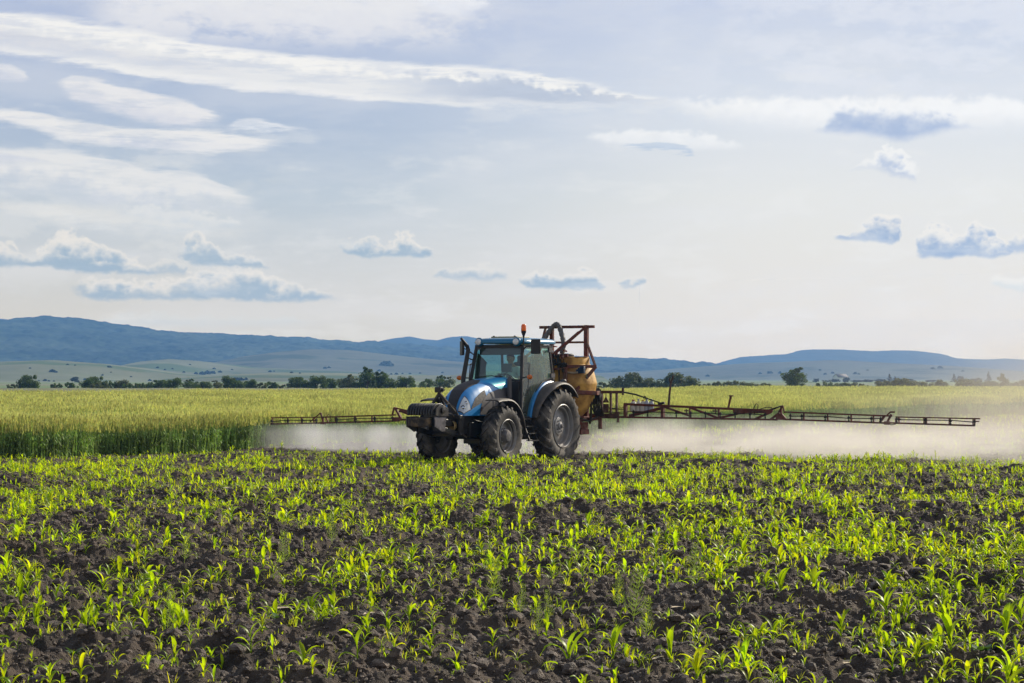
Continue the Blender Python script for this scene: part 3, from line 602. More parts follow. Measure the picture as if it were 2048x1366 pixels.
# ------------------------------------------------------------------ WHEAT (uncountable stalks)
def rot2(V_, a): c, s = np.cos(a), np.sin(a); return np.stack([V_[..., 0] * c - V_[..., 1] * s, V_[..., 0] * s + V_[..., 1] * c, V_[..., 2] + 0 * c], -1)
def stalk_proto(seed, full=True, wid=1.):
    r = random.Random(seed); V_ = []; F_ = []; M_ = []
    def ribbon(pts, ws, side, mi):
        n = len(V_)
        for p, w_ in zip(pts, ws): V_.append((p[0] - side[0] * w_, p[1] - side[1] * w_, p[2])); V_.append((p[0] + side[0] * w_, p[1] + side[1] * w_, p[2]))
        for i in range(len(pts) - 1): F_.append((n + 2 * i, n + 2 * i + 1, n + 2 * i + 3, n + 2 * i + 2)); M_.append(mi)
    H_ = r.uniform(.60, .92) if full else r.uniform(.76, .92); lx, ly = r.uniform(-.12, .12), r.uniform(-.12, .12)
    z0 = 0 if full else .42
    P_ = lambda z: (lx * (z / H_) ** 2, ly * (z / H_) ** 2, z)
    a = r.uniform(0, PI); side = (math.cos(a), math.sin(a))
    ribbon([P_(z0), P_((z0 + H_) / 2), P_(H_)], [.0035 * wid, .003 * wid, .002 * wid], side, 0)
    for k in range(3 if full else 1):
        z = r.uniform(.10, .66) if full else .6; a = r.uniform(0, 2 * PI); L = r.uniform(.08, .20); dx_, dy_ = math.cos(a), math.sin(a); up = r.uniform(.9, 2.4); sd = (-dy_, dx_)
        ribbon([(P_(z)[0] + dx_ * L * q * .6, P_(z)[1] + dy_ * L * q * .6, z + L * (up * q - (1.5) * q * q)) for q in (0, .4, .75, 1)], [.006 * wid, .008 * wid, .006 * wid, .0008], sd, 0)
    # ear with awns
    hx, hy, hz = P_(H_); el_ = r.uniform(.075, .105); ln = r.uniform(-.3, .3), r.uniform(-.3, .3)
    for a in (0, PI / 2):
        side = (math.cos(a + .4), math.sin(a + .4))
        ribbon([(hx + ln[0] * q * el_, hy + ln[1] * q * el_, hz + q * el_) for q in (0, .25, .8, 1.05)], [.003 * wid, .0075 * wid, .006 * wid, .001], side, 1)
    for k in range(5):
        a = k * 1.256 + r.uniform(-.3, .3); q = r.uniform(.2, .9); s = r.uniform(.1, .35)
        ribbon([(hx + ln[0] * q * el_, hy + ln[1] * q * el_, hz + q * el_), (hx + ln[0] * q * el_ + math.cos(a) * s * .08, hy + ln[1] * q * el_ + math.sin(a) * s * .08, hz + q * el_ + .085)], [.0022 * wid, .0008 * wid], (-math.sin(a), math.cos(a)), 1)
    return np.array(V_), np.array(F_), np.array(M_)
def scatter_merge(protos, pos, rz, sc, pid, zsc=None):
    Vs, Fs, Ms = [], [], []; off = 0
    for k, (v, f, m_) in enumerate(protos):
        s = np.where(pid == k)[0]
        if not len(s): continue
        q = rot2(v[None], rz[s][:, None]) * sc[s][:, None, None]
        q = q + pos[s][:, None, :]; n = len(v)
        Vs.append(q.reshape(-1, 3)); Fs.append((f[None] + (off + np.arange(len(s)) * n)[:, None, None]).reshape(-1, f.shape[1])); Ms.append(np.tile(m_, len(s))); off += len(s) * n
    return np.concatenate(Vs), np.concatenate(Fs), np.concatenate(Ms)
def in_view(x, y, mg=.03, edge=.26): return (np.abs(x / np.maximum(y, 1)) < edge + mg)
def wheat_points(n, s0, s1, t0, t1, pw=1.):
    s = rng.uniform(s0, s1, n); t = t0 + (t1 - t0) * rng.random(n) ** pw
    x = EA[0] + ED[0] * s + EN[0] * t; y = EA[1] + ED[1] * s + EN[1] * t
    k = in_view(x, y) & (wheat_side(x, y) > 0); return x[k], y[k]
full = [stalk_proto(s, True, 2.0) for s in range(10)]
tops = [stalk_proto(s + 50, False, 2.2) for s in range(10)]
def tuft(seed, n, R0, wid):
    r = np.random.default_rng(seed); P_ = [stalk_proto(seed * 7 + i, False, wid) for i in range(n)]
    V_, F_, M_ = [], [], []; o = 0
    for v, f, m_ in P_:
        v = v.copy(); v[:, 0] += r.uniform(-R0, R0); v[:, 1] += r.uniform(-R0, R0); v[:, 2] += r.uniform(-.08, .06)
        V_.append(v); F_.append(f + o); M_.append(m_); o += len(v)
    return np.concatenate(V_), np.concatenate(F_), np.concatenate(M_)
mid = [tuft(s, 3, .25, 4.0) for s in range(1, 6)]; farp = [tuft(s + 20, 3, .6, 8.) for s in range(1, 6)]
parts_ = []
def band(protos, x, y, hv=.06):
    n = len(x); z = ground_h(x, y, False) - .02
    hh = 1 + (fbm(x * .25, y * .25, 40, 3) - .5) * .30
    parts_.append(scatter_merge(protos, np.stack([x, y, z], -1), rng.uniform(0, 2 * PI, n), hh * rng.uniform(1 - hv, 1 + hv, n), rng.integers(0, len(protos), n)))
x, y = wheat_points(17000, -16, 12, 0, 1.8, .9); band(full, x, y)
x, y = wheat_points(20000, 12, 85, 0, 1.8, .9); band(full, x, y)
x, y = wheat_points(60000, -16, 85, 1.2, 22, 1.15); band(tops, x, y)
x, y = wheat_points(60000, -16, 130, 18, 75, 1.0); band(mid, x, y)
ylim = lambda x: 150 + np.clip((x - 4) * 5.5, 0, 105)
x, y = wheat_points(26000, -16, 330, 60, 190, 1.0); k = y < ylim(x); band(farp, x[k], y[k])
# far part straight across, right of the maize field
x = rng.uniform(-75, 75, 26000); y = rng.uniform(105, 255, 26000); k = in_view(x, y) & (wheat_side(x, y) > 0) & (y < ylim(x)); band(farp, x[k], y[k])
off = 0; Vs, Fs, Ms = [], [], []
for v, f, m_ in parts_: Vs.append(v); Fs.append(f + off); Ms.append(m_); off += len(v)
wh = np_obj('wheat_field', np.concatenate(Vs), np.concatenate(Fs), [M_wstem, M_whead], mi=np.concatenate(Ms)); tag(wh, kind='stuff', label='pale green ripening wheat with dark stalks along its edge')
del Vs, Fs, Ms, parts_
# the dense canopy the ears stand out of
s_ = np.concatenate([np.linspace(-18, 100, 240), np.linspace(102, 420, 60)]); t_ = np.concatenate([[1.5, 1.6], np.linspace(1.9, 24, 90), np.geomspace(25, 400, 50)])
SS, TT = np.meshgrid(s_, t_, indexing='ij'); CX = EA[0] + ED[0] * SS + EN[0] * TT; CY = EA[1] + ED[1] * SS + EN[1] * TT
CZ = ground_h(CX, CY, False) + .66 + (fbm(CX * .25, CY * .25, 40, 3) - .5) * .22 + (vnoise(CX * 3, CY * 3, 41) - .5) * .16; CZ[:, 0] = 0
nb = len(t_); ii = (np.arange(len(s_) - 1)[:, None] * nb + np.arange(nb - 1)[None, :]).ravel(); CF = np.stack([ii, ii + 1, ii + nb + 1, ii + nb], -1)
cyc = CY.ravel()[CF].mean(1); cxc = CX.ravel()[CF].mean(1)
CF = CF[(cyc < ylim(cxc)) & (np.abs(cxc / cyc) < .36)]
CZ[:, :] = CZ
wc = np_obj('wheat_undergrowth', np.stack([CX, CY, CZ], -1).reshape(-1, 3), CF, [M_wfar], smooth=True); tag(wc, kind='stuff', label='closed canopy of wheat leaves under the ears')
# a duller strip of another crop beyond it
M_strip = mat('dull_crop', (.165, .17, .075), .9, var=.35, vscale=.25, bump=.8, bscale=2, obj=False)
xs = np.linspace(-130, 130, 200); yy = np.linspace(0, 1, 16); SX, SY = np.meshgrid(xs, yy, indexing='ij'); SY = (ylim(SX * .55) - 1) * (1 - SY) + 300 * SY; SZ = .48 + .12 * vnoise(SX * .5, SY * .5, 4); SZ[:, 0] = 0; SZ[:, -1] = 0
ii = (np.arange(199)[:, None] * 16 + np.arange(15)[None, :]).ravel()
tag(np_obj('far_crop_strip', np.stack([SX, SY, SZ], -1).reshape(-1, 3), np.stack([ii, ii + 1, ii + 17, ii + 16], -1), [M_strip], smooth=True), kind='stuff', label='dull brownish green crop strip in front of the hedgerow')
# ------------------------------------------------------------------ MAIZE
def leaf(V_, F_, base, a, L, wd, up, droop, n=7, fold=.35, twist=0., bend=0.):
    """a maize leaf: a V-folded strip arching up and over"""
    o = len(V_); x, y, z = base; ang = a; el_ = up
    st = L / (n - 1); 
    for i in range(n):
        q = i / (n - 1); w_ = wd * (math.sin(min(1, q * 1.6 + .22) * PI / 2) if q < .45 else 1) * (1 - max(0, (q - .4) / .6) ** 1.9) * .5 + .0006
        cx_, sx_ = math.cos(ang), math.sin(ang); tw = twist * q
        sd = np.array([-sx_ * math.cos(tw), cx_ * math.cos(tw), math.sin(tw)])
        nrm = np.array([-cx_ * math.sin(el_), -sx_ * math.sin(el_), math.cos(el_)])
        c = np.array([x, y, z]); V_ += [tuple(c - sd * w_ + nrm * w_ * fold), tuple(c), tuple(c + sd * w_ + nrm * w_ * fold)]
        x += cx_ * math.cos(el_) * st; y += sx_ * math.cos(el_) * st; z += math.sin(el_) * st
        el_ -= droop / (n - 1) * (.4 + 1.6 * q); ang += bend / n
    for i in range(n - 1):
        for j in (0, 1): F_.append((o + 3 * i + j, o + 3 * i + j + 1, o + 3 * i + j + 4, o + 3 * i + j + 3))
def maize_proto(seed, hgt, nl, wd, n=7):
    r = random.Random(seed); V_, F_ = [], []; a0 = r.uniform(0, PI)
    # stalk: a tapered square rolled sheath
    sh = hgt * .42; k = len(V_)
    for i, z in enumerate((-.02, sh * .5, sh)):
        rr = .0085 * hgt / .28 * (1 - .3 * i / 2)
        for j in range(4): V_.append((rr * math.cos(j * PI / 2), rr * math.sin(j * PI / 2), z))
    for i in range(2):
        for j in range(4): F_.append((k + 4 * i + j, k + 4 * i + (j + 1) % 4, k + 4 * i + 4 + (j + 1) % 4, k + 4 * i + 4 + j))
    for i in range(nl):
        q = i / max(1, nl - 1); a = a0 + i * PI + r.uniform(-.5, .5)
        L = hgt * r.uniform(.6, .95) * (.65 + .35 * math.sin(PI * (q * .8 + .15)))
        up = .85 + .6 * q + r.uniform(-.15, .15); dr = (3.3 - 1.9 * q) * r.uniform(.55, 1.2)
        leaf(V_, F_, (0, 0, sh * (.15 + .85 * q)), a, L, wd * r.uniform(.75, 1.1) * (.6 + .4 * q), up, dr, n, .4, r.uniform(-.9, .9), r.uniform(-.7, .7))
    return np.array(V_), np.array(F_), np.zeros(len(F_), int)
MZ = [maize_proto(s, r_, n_, w_) for s, (r_, n_, w_) in enumerate([(.27, 5, .038), (.28, 5, .046), (.20, 4, .030), (.24, 5, .036), (.31, 6, .050), (.18, 4, .024), (.26, 5, .038), (.22, 4, .042), (.17, 4, .020), (.27, 5, .036), (.24, 6, .032), (.19, 4, .026), (.21, 5, .024), (.34, 6, .060)])]
MZl = [maize_proto(100 + s, r_, n_, w_, 5) for s, (r_, n_, w_) in enumerate([(.27, 4, .034), (.28, 5, .038), (.22, 4, .028), (.25, 4, .032), (.30, 5, .042), (.20, 4, .024)])]
def density(x, y):
    """clumps, with long bare bands of ploughed soil"""
    n = fbm(x * .55, y * .22, 70, 3); n2 = fbm(x * 1.9, y * .9, 71, 2)
    return (.30 + .70 * np.clip((n - .34) * 3.6, 0., 1.)) * np.clip((n2 - .38) * 6., .06, 1)
def bare(x, y):
    d = np.ones_like(x)
    for cx_, cy_, rx, ry, sl_ in ((-5.2, 26.5, 3.4, 1.3, -.10), (-1.2, 23.0, 2.6, .9, -.12), (-3.3, 16.7, 1.3, .8, 0), (.6, 14.0, 1.6, .55, 0), (.9, 27.5, 2.2, .9, .1), (2.6, 14.6, 1.1, .45, -.2), (4.9, 26, 1.4, .8, .2), (-2.5, 36, 3, 1.2, 0), (2.4, 17.2, 1.3, .7, 0), (-2.9, 13.4, 1.2, .6, 0)):
        q = ((x - cx_) / rx) ** 2 + ((y - cy_ - sl_ * (x - cx_)) / ry) ** 2; d *= 1 - .82 * np.exp(-q)
    return d
def maize_points(n, d0, d1, pw=1.):
    y = np.sqrt(rng.uniform(d0 ** 2, d1 ** 2, n)); x = rng.uniform(-.285, .285, n) * y
    k = (wheat_side(x, y) < -.3) & (rng.random(n) < density(x, y) * bare(x, y) * (1 - .22 * np.clip((y - 24) / 12, 0, 1)))
    x, y = x[k], y[k]; lx, ly = to_local(x, y)
    far_ = (np.abs(lx + 2.2) > 30)
    under = ((np.abs(ly - .86) < .32) | (np.abs(ly + .86) < .32)) & (lx < 3.3) & (lx > -16)      # driven flat by the wheels
    k = ~under; return x[k], y[k]
x, y = maize_points(36000, 11.5, 46); ordr = np.argsort(y); x, y = x[ordr], y[ordr]
# thin to the photo's count
keep = rng.random(len(x)) < .54 + .12 * np.clip((y - 22) / 16, -.6, 1); x, y = x[keep], y[keep]
vis = np.abs(x / y) < .262
near = np.where(vis & (y > 12.9))[0][:296]; rest = np.setdiff1d(np.arange(len(x)), near)
tint_lab = {0: 'young maize plant with arching bright green leaves in dark cloddy soil', 1: 'sturdy young maize plant with broad upright leaves in dark soil', 2: 'small maize seedling with thin curved leaves in dark soil'}
meshes = [np_mesh('maize_plant', *p[:2], [M_maize], smooth=True) for p in MZ]
big = {1, 4, 13, 7}; small = {2, 5, 8, 11, 12}
cnt = 0
def put_maize(x_, y_, k, sc, lab=None, rz=None):
    o = bpy.data.objects.new('maize_plant', meshes[k]); C.objects.link(o)
    o.location = (x_, y_, float(ground_h(np.array([x_]), np.array([y_]))[0]) - .01); o.rotation_euler = (rng.uniform(-.08, .08), rng.uniform(-.08, .08), rng.uniform(0, 6.28) if rz is None else rz); o.scale = (sc,) * 3
    q = 1 if k in big else 2 if k in small else 0
    tag(o, lab or tint_lab[q], 'maize plant', {0: 'young maize plants in the foreground', 1: 'sturdy maize plants in the foreground', 2: 'maize seedlings in the foreground'}[q] if lab is None else 'maize plants picked out in the foreground')
def px2g(px, py):
    d = CAMH * FPX / (py - HZ); return (px - 1024) / FPX * d, d
for i in near:
    k = int(rng.choice([0, 1, 2, 3, 4, 5, 6, 7, 8, 9, 10, 11, 12, 13], p=np.array([8, 8, 10, 9, 6, 9, 9, 7, 9, 8, 8, 9, 8, 4]) / 112.))
    put_maize(float(x[i]), float(y[i]), k, float(rng.uniform(.45, 1.0)))
for px, py, k, sc, lab in [(2012, 1150, 13, 1.25, 'tallest maize plant, with wide upright leaves at the right border'), (716, 1360, 7, 1.15, 'maize plant with one broad blade upright at the bottom edge left of the middle'),
                           (1340, 1362, 1, 1.2, 'leafy maize plant cut by the bottom edge right of the middle'), (1135, 1366, 4, 1.1, 'broad-leaved maize plant at the bottom edge near the middle, one leaf arched over'),
                           (1625, 1195, 1, 1.2, 'maize plant with two paired upright blades right of the middle ground'), (1560, 1215, 4, 1.05, 'bushy maize plant left of the one with paired blades'),
                           (1770, 1235, 13, 1.05, 'wide clump-like maize plant with many blades right of the middle'), (2010, 1300, 4, 1.1, 'maize plant with backlit blades in the lower right corner area')]:
    gx, gy = px2g(px, py); put_maize(gx, gy, k, sc, lab)
def merge_obj(name, protos, x, y, s0, s1, mats, label, zoff=-.01):
    n = len(x); v, f, m_ = scatter_merge(protos, np.stack([x, y, ground_h(x, y) + zoff], -1), rng.uniform(0, 2 * PI, n), rng.uniform(s0, s1, n), rng.integers(0, len(protos), n))
    o = np_obj(name, v, f, mats, smooth=True); return tag(o, kind='stuff', label=label)
x2, y2 = maize_points(22000, 46, 112); x3, y3 = x[rest], y[rest]; nr_ = y3 < 30
merge_obj('maize_crop', MZ, x3[nr_], y3[nr_], .42, .92, [M_maize], 'young maize plants covering the near field')
merge_obj('maize_crop', MZl, np.concatenate([x3[~nr_], x2]), np.concatenate([y3[~nr_], y2]), .45, .9, [M_maize], 'young maize crop further back toward the sprayer')
n = 9500; yg = np.sqrt(rng.uniform(11.5 ** 2, 52 ** 2, n)); xg = rng.uniform(-.28, .28, n) * yg
k = (wheat_side(xg, yg) < -.2) & (rng.random(n) < .45 + .55 * density(xg * .8 + 9, yg)); lx, ly = to_local(xg, yg)
k &= ~(((np.abs(ly - .86) < .32) | (np.abs(ly + .86) < .32)) & (lx < 3.3) & (lx > -16))
merge_obj('maize_seedlings', MZl, xg[k], yg[k], .25, .6, [M_maize], 'small late maize seedlings filling the gaps in the crop')
# grassy seedlings between the maize
def tuft_proto(seed, n, L):
    r = random.Random(seed); V_, F_ = [], []
    for i in range(n): leaf(V_, F_, (r.uniform(-.015, .015), r.uniform(-.015, .015), -.005), r.uniform(0, 6.28), L * r.uniform(.5, 1.1), .0055 * r.uniform(.8, 1.4), r.uniform(.8, 1.5), r.uniform(.2, 1.6), 4, .2)
    return np.array(V_), np.array(F_), np.zeros(len(F_), int)
GR = [tuft_proto(s, r_, l_) for s, (r_, l_) in enumerate([(4, .10), (6, .12), (3, .08), (8, .13), (5, .07)])]
n = 19000; yg = np.sqrt(rng.uniform(11.5 ** 2, 48 ** 2, n)); xg = rng.uniform(-.28, .28, n) * yg
k = (wheat_side(xg, yg) < .2) & (rng.random(n) < .12 + .88 * density(xg * 1.3 + 5, yg * 1.3)); xg, yg = xg[k], yg[k]; lx, ly = to_local(xg, yg)
merge_obj('weed_seedlings', GR, xg, yg, .4, .95, [M_weed], 'thin grassy weed seedlings scattered between the maize')
# broad-leaf rosettes and horsetails, each a thing
def rosette(seed, n, L):
    r = random.Random(seed); V_, F_ = [], []
    for i in range(n): leaf(V_, F_, (0, 0, .0), i * 2.4 + r.uniform(-.3, .3), L * r.uniform(.6, 1.1), L * .42, r.uniform(.35, .9), r.uniform(.5, 1.3), 6, .15, 0, .2)
    return np_mesh('broadleaf_weed', V_, F_, [mat('broadleaf', (.085, .17, .045), .32, var=.25, vscale=20, spec=.6, trans=.25, tcol=(1.5, 1.5, .6))], smooth=True)
ros = [rosette(s, 9, .15) for s in range(3)]
for i, (px, py, s, lab) in enumerate([(1860, 1195, 1.2, 'large flat shiny broad-leaf weed in front of the tall maize on the right'), (1290, 1165, .9, 'pale broad-leaf weed near the middle between maize plants'), (560, 1250, .8, 'broad-leaf weed flat on the soil left of the middle'),
                                      (1800, 1320, 1.1, 'broad-leaf weed with light leaves near the bottom right'), (1710, 1290, .9, 'thistle-like broad-leaf weed on bare soil lower right'), (1490, 1060, 1.2, 'dark leafy weed among dense maize right of the tractor track'),
                                      (1960, 1345, 1.1, 'spiky pale weed at the bottom right corner'), (150, 1330, .6, 'small broad-leaf weed at the bottom left'), (960, 1105, .7, 'small dark broad-leaf weed by a clod in the middle')]):
    gx, gy = px2g(px, py); o = bpy.data.objects.new('broadleaf_weed', ros[i % 3]); C.objects.link(o); o.location = (gx, gy, float(ground_h(np.array([gx]), np.array([gy]))[0])); o.scale = (s,) * 3; o.rotation_euler.z = i
    tag(o, lab, 'weed', 'broad-leaf weeds')
def horsetail(seed):
    r = random.Random(seed); b = MB(); H_ = .34
    b.tube([(0, 0, -.02), (.01, 0, H_ * .5), (.02, .01, H_)], [.0022, .0018, .0008], 4)
    for k in range(11):
        z = H_ * (.12 + .078 * k); L = .085 * (1 - .06 * k) * r.uniform(.8, 1.1)
        for j in range(7):
            a = j * .9 + k * .4; b.tube([(.01 * z / H_, 0, z), (math.cos(a) * L * .6, math.sin(a) * L * .6, z + L * .45), (math.cos(a) * L * .8, math.sin(a) * L * .8, z + L * .95)], [.0014, .0011, .0006], 3, caps=False)
    o = b.build('h', M_horse, None); me = o.data; bpy.data.objects.remove(o); return me
hs = [horsetail(s) for s in range(3)]
for i, (px, py, s, lab) in enumerate([(1265, 1265, 1.35, 'tall feathery horsetail, largest of the group on bare soil in the middle'), (1074, 1280, .8, 'horsetail weed standing at the middle of three small ones'), (1040, 1265, .75, 'short horsetail at the left of three small ones'), (1100, 1270, .7, 'short horsetail at the right of three small ones'),
                                      (1235, 1235, .9, 'slimmer horsetail leaning beside the largest one'), (1385, 1215, 1.1, 'open pale horsetail right of the largest one'), (985, 1200, 1.1, 'horsetail mixed with bright maize leaves above the bare patch'), (975, 1160, .9, 'upper horsetail behind the bright maize near the middle'),
                                      (335, 1300, 1.0, 'pale horsetail on bare soil lower left'), (570, 1150, 1.1, 'bushy horsetail left of the middle ground'), (665, 1105, 1.1, 'feathery horsetail under dense maize left of the middle'), (370, 1150, .9, 'horsetail among maize on the left side'), (1290, 1290, .9, 'low horsetail at the foot of the largest one')]):
    gx, gy = px2g(px, py); o = bpy.data.objects.new('horsetail', hs[i % 3]); C.objects.link(o); o.location = (gx, gy, float(ground_h(np.array([gx]), np.array([gy]))[0])); o.scale = (s,) * 3; o.rotation_euler = (.1 * math.sin(i), .1 * math.cos(i * 2), i)
    tag(o, lab, 'weed', 'horsetail weeds')
# ------------------------------------------------------------------ loose clods and straw
import bmesh
def clod_proto(seed, sub):
    b = bmesh.new(); bmesh.ops.create_icosphere(b, subdivisions=sub, radius=1.); r = np.random.default_rng(seed)
    V_ = np.array([v.co for v in b.verts]); F_ = np.array([[v.index for v in f.verts] for f in b.faces]); b.free()
    for k in range(14):
        d = r.normal(size=3); d /= np.linalg.norm(d); h = r.uniform(.55, .95); s = np.maximum(V_ @ d - h, 0); V_ = V_ - s[:, None] * d[None] * .95
    V_ *= (1 + .16 * r.normal(size=(len(V_), 1)) * .6); V_ *= np.array([1, r.uniform(.7, 1), r.uniform(.55, .85)])
    return V_, F_, np.zeros(len(F_), int)
def ico0(seed):
    v, f, m_ = clod_proto(seed, 1); r = np.random.default_rng(seed); b = bmesh.new(); bmesh.ops.create_icosphere(b, subdivisions=1, radius=1.)
    b.free(); import itertools
    g = (1 + 5 ** .5) / 2; V_ = np.array([(-1, g, 0), (1, g, 0), (-1, -g, 0), (1, -g, 0), (0, -1, g), (0, 1, g), (0, -1, -g), (0, 1, -g), (g, 0, -1), (g, 0, 1), (-g, 0, -1), (-g, 0, 1)]) / 1.9
    F_ = np.array([(0, 11, 5), (0, 5, 1), (0, 1, 7), (0, 7, 10), (0, 10, 11), (1, 5, 9), (5, 11, 4), (11, 10, 2), (10, 7, 6), (7, 1, 8), (3, 9, 4), (3, 4, 2), (3, 2, 6), (3, 6, 8), (3, 8, 9), (4, 9, 5), (2, 4, 11), (6, 2, 10), (8, 6, 7), (9, 8, 1)])
    return V_ * r.uniform(.65, 1.25, (12, 1)) * np.array([1, r.uniform(.6, 1), r.uniform(.5, .9)]), F_, np.zeros(20, int)
CG = [ico0(s) for s in range(14)]
CL = [clod_proto(s, 2) for s in range(8)]; CLs = [clod_proto(s + 20, 1) for s in range(6)]
def clods(n, protos, d0, d1, r0, r1, pw):
    y = np.sqrt(rng.uniform(d0 ** 2, d1 ** 2, n)); x = rng.uniform(-.29, .29, n) * y
    k = (wheat_side(x, y) < .2); x, y = x[k], y[k]; n = len(x); s = r0 + (r1 - r0) * rng.random(n) ** pw
    return scatter_merge(protos, np.stack([x, y, ground_h(x, y) + s * .1], -1), rng.uniform(0, 6.28, n), s, rng.integers(0, len(protos), n))
for a in ((300, CL, 12.5, 34, .05, .10, 1.6), (5200, CL, 11.5, 36, .025, .08, 2.2), (9000, CLs, 11.5, 36, .014, .038, 1.6), (110000, CG, 11.5, 34, .007, .022, 1.7), (50000, CG, 30, 62, .014, .045, 1.8)):
    v, f, m_ = clods(*a); tag(np_obj('soil_clods', v, f, [M_clod], smooth=False), kind='stuff', label='dark broken clods of soil lying on the field')
ST = []
for s in range(5):
    r = random.Random(s); V_, F_ = [], []; leaf(V_, F_, (0, 0, .012), 0, r.uniform(.06, .2), r.uniform(.005, .02), .05, r.uniform(0, .3), 5, .4, r.uniform(-1, 1), r.uniform(-1, 1)); ST.append((np.array(V_), np.array(F_), np.zeros(len(F_), int)))
n = 1300; ys_ = np.sqrt(rng.uniform(11.5 ** 2, 42 ** 2, n)); xs_ = rng.uniform(-.28, .28, n) * ys_; k = wheat_side(xs_, ys_) < 0
merge_obj('straw_bits', ST, xs_[k], ys_[k], .5, 1.3, [M_straw], 'dry straw and stalk scraps on the dark soil', .012)
# ------------------------------------------------------------------ TRACTOR
RZ = math.atan2(TFW[1], TFW[0])
LOC = (float(TO[0]), float(TO[1]), 0)
BLUE = mat('blue_paint', (.006, .21, .56), .40, var=.08, vscale=2, dust=(.20, .19, .17), dust_amt=.22, spec=.5, coat=.6)
BLUEr = mat('roof_blue', (.006, .15, .30), .35, var=.08, vscale=2, dust=(.18, .20, .22), dust_amt=.1, spec=.5, coat=.3)
BLK = mat('black_plastic', (.018, .017, .018), .45, var=.2, vscale=5, dust=SOILD, dust_amt=.15, spec=.4)
MESHB = mat('grille_mesh', (.030, .026, .030), .6, var=.15, vscale=5, dust=SOILD, dust_amt=.02, bump=.6, bscale=160)
GREYP = mat('grey_plastic', (.070, .066, .074), .5, var=.15, vscale=4, dust=SOILD, dust_amt=.08)
FEND = mat('fender_plastic', (.055, .050, .050), .55, var=.2, vscale=3, dust=SOILD, dust_amt=.4)
IRON = mat('dark_iron', (.022, .020, .020), .38, var=.3, vscale=8, dust=(.16, .13, .10), dust_amt=.28, spec=.4)
STEEL = mat('worn_steel', (.30, .27, .24), .32, .8, var=.2, vscale=12)
RUB = mat('tyre_rubber', (.032, .030, .030), .75, var=.3, vscale=4, dust=(.20, .175, .15), dust_amt=.60, bump=.3, bscale=30)
RIM = mat('rim_paint', (.24, .24, .25), .45, .1, var=.15, vscale=4, dust=SOILD, dust_amt=.45)
RIMD = mat('hub_iron', (.10, .10, .11), .5, .2, var=.3, vscale=10, dust=SOILD, dust_amt=.4)
CHROME = mat('lamp_reflector', (.75, .77, .80), .12, .9, var=.05)
LENS = mat('lamp_lens', (.62, .66, .70), .08, 0, var=.08, spec=.8, coat=1)
AMB = mat('amber_lens', (.85, .20, .01), .2, 0, var=.1, spec=.6, coat=.6, trans=.35)
BEIGE = mat('hatch_beige', (.42, .38, .22), .5, var=.1)
SEATM = mat('seat_cloth', (.025, .025, .028), .85, var=.2, vscale=10)
def glass_mat(name, tint, milky, mcol):
    m = bpy.data.materials.new(name); m.use_nodes = True; t = NT(m.node_tree); t.n.remove(t.n['Principled BSDF'])
    a = t.n.new('ShaderNodeBsdfTransparent'); a.inputs[0].default_value = (*tint, 1)
    gl = t.n.new('ShaderNodeBsdfGlossy'); gl.inputs['Roughness'].default_value = .04; gl.inputs[0].default_value = (1, 1, 1, 1)
    ge = t.n.new('ShaderNodeNewGeometry'); vm = t.n.new('ShaderNodeVectorMath'); vm.operation = 'DOT_PRODUCT'; t.link(ge.outputs['Normal'], vm.inputs[0]); t.link(ge.outputs['Incoming'], vm.inputs[1])
    fr = t.math('MULTIPLY_ADD', t.math('POWER', t.math('SUBTRACT', 1., t.math('ABSOLUTE', vm.outputs['Value'])), 5.), .9, .08)
    mx = t.n.new('ShaderNodeMixShader'); t.link(fr, mx.inputs[0]); t.link(a.outputs[0], mx.inputs[1]); t.link(gl.outputs[0], mx.inputs[2])
    d = t.n.new('ShaderNodeBsdfDiffuse'); d.inputs[0].default_value = (*mcol, 1); tl = t.n.new('ShaderNodeBsdfTranslucent'); tl.inputs[0].default_value = (*mcol, 1)
    dd = t.n.new('ShaderNodeMixShader'); dd.inputs[0].default_value = .5; t.link(d.outputs[0], dd.inputs[1]); t.link(tl.outputs[0], dd.inputs[2])
    m2 = t.n.new('ShaderNodeMixShader'); nz = t.noise(t.n.new('ShaderNodeTexCoord').outputs['Object'], 1.3, 3, .5)
    t.link(t.mr(nz, .35, .7, milky * .5, milky), m2.inputs[0]); t.link(mx.outputs[0], m2.inputs[1]); t.link(dd.outputs[0], m2.inputs[2])
    t.link(m2.outputs[0], t.n['Material Output'].inputs[0]); MATS[name] = m; return m
GLF = glass_mat('windscreen_glass', (.66, .96, .88), .05, (.40, .58, .52))
GLS = glass_mat('door_glass', (.66, .90, .82), .22, (.38, .48, .42))  # milky layer: dust plus the pale sky reflection, put into the colour
T = empty('tractor', LOC, RZ, label='blue farm tractor with cab, driving toward the viewer through the young maize', cat='tractor')
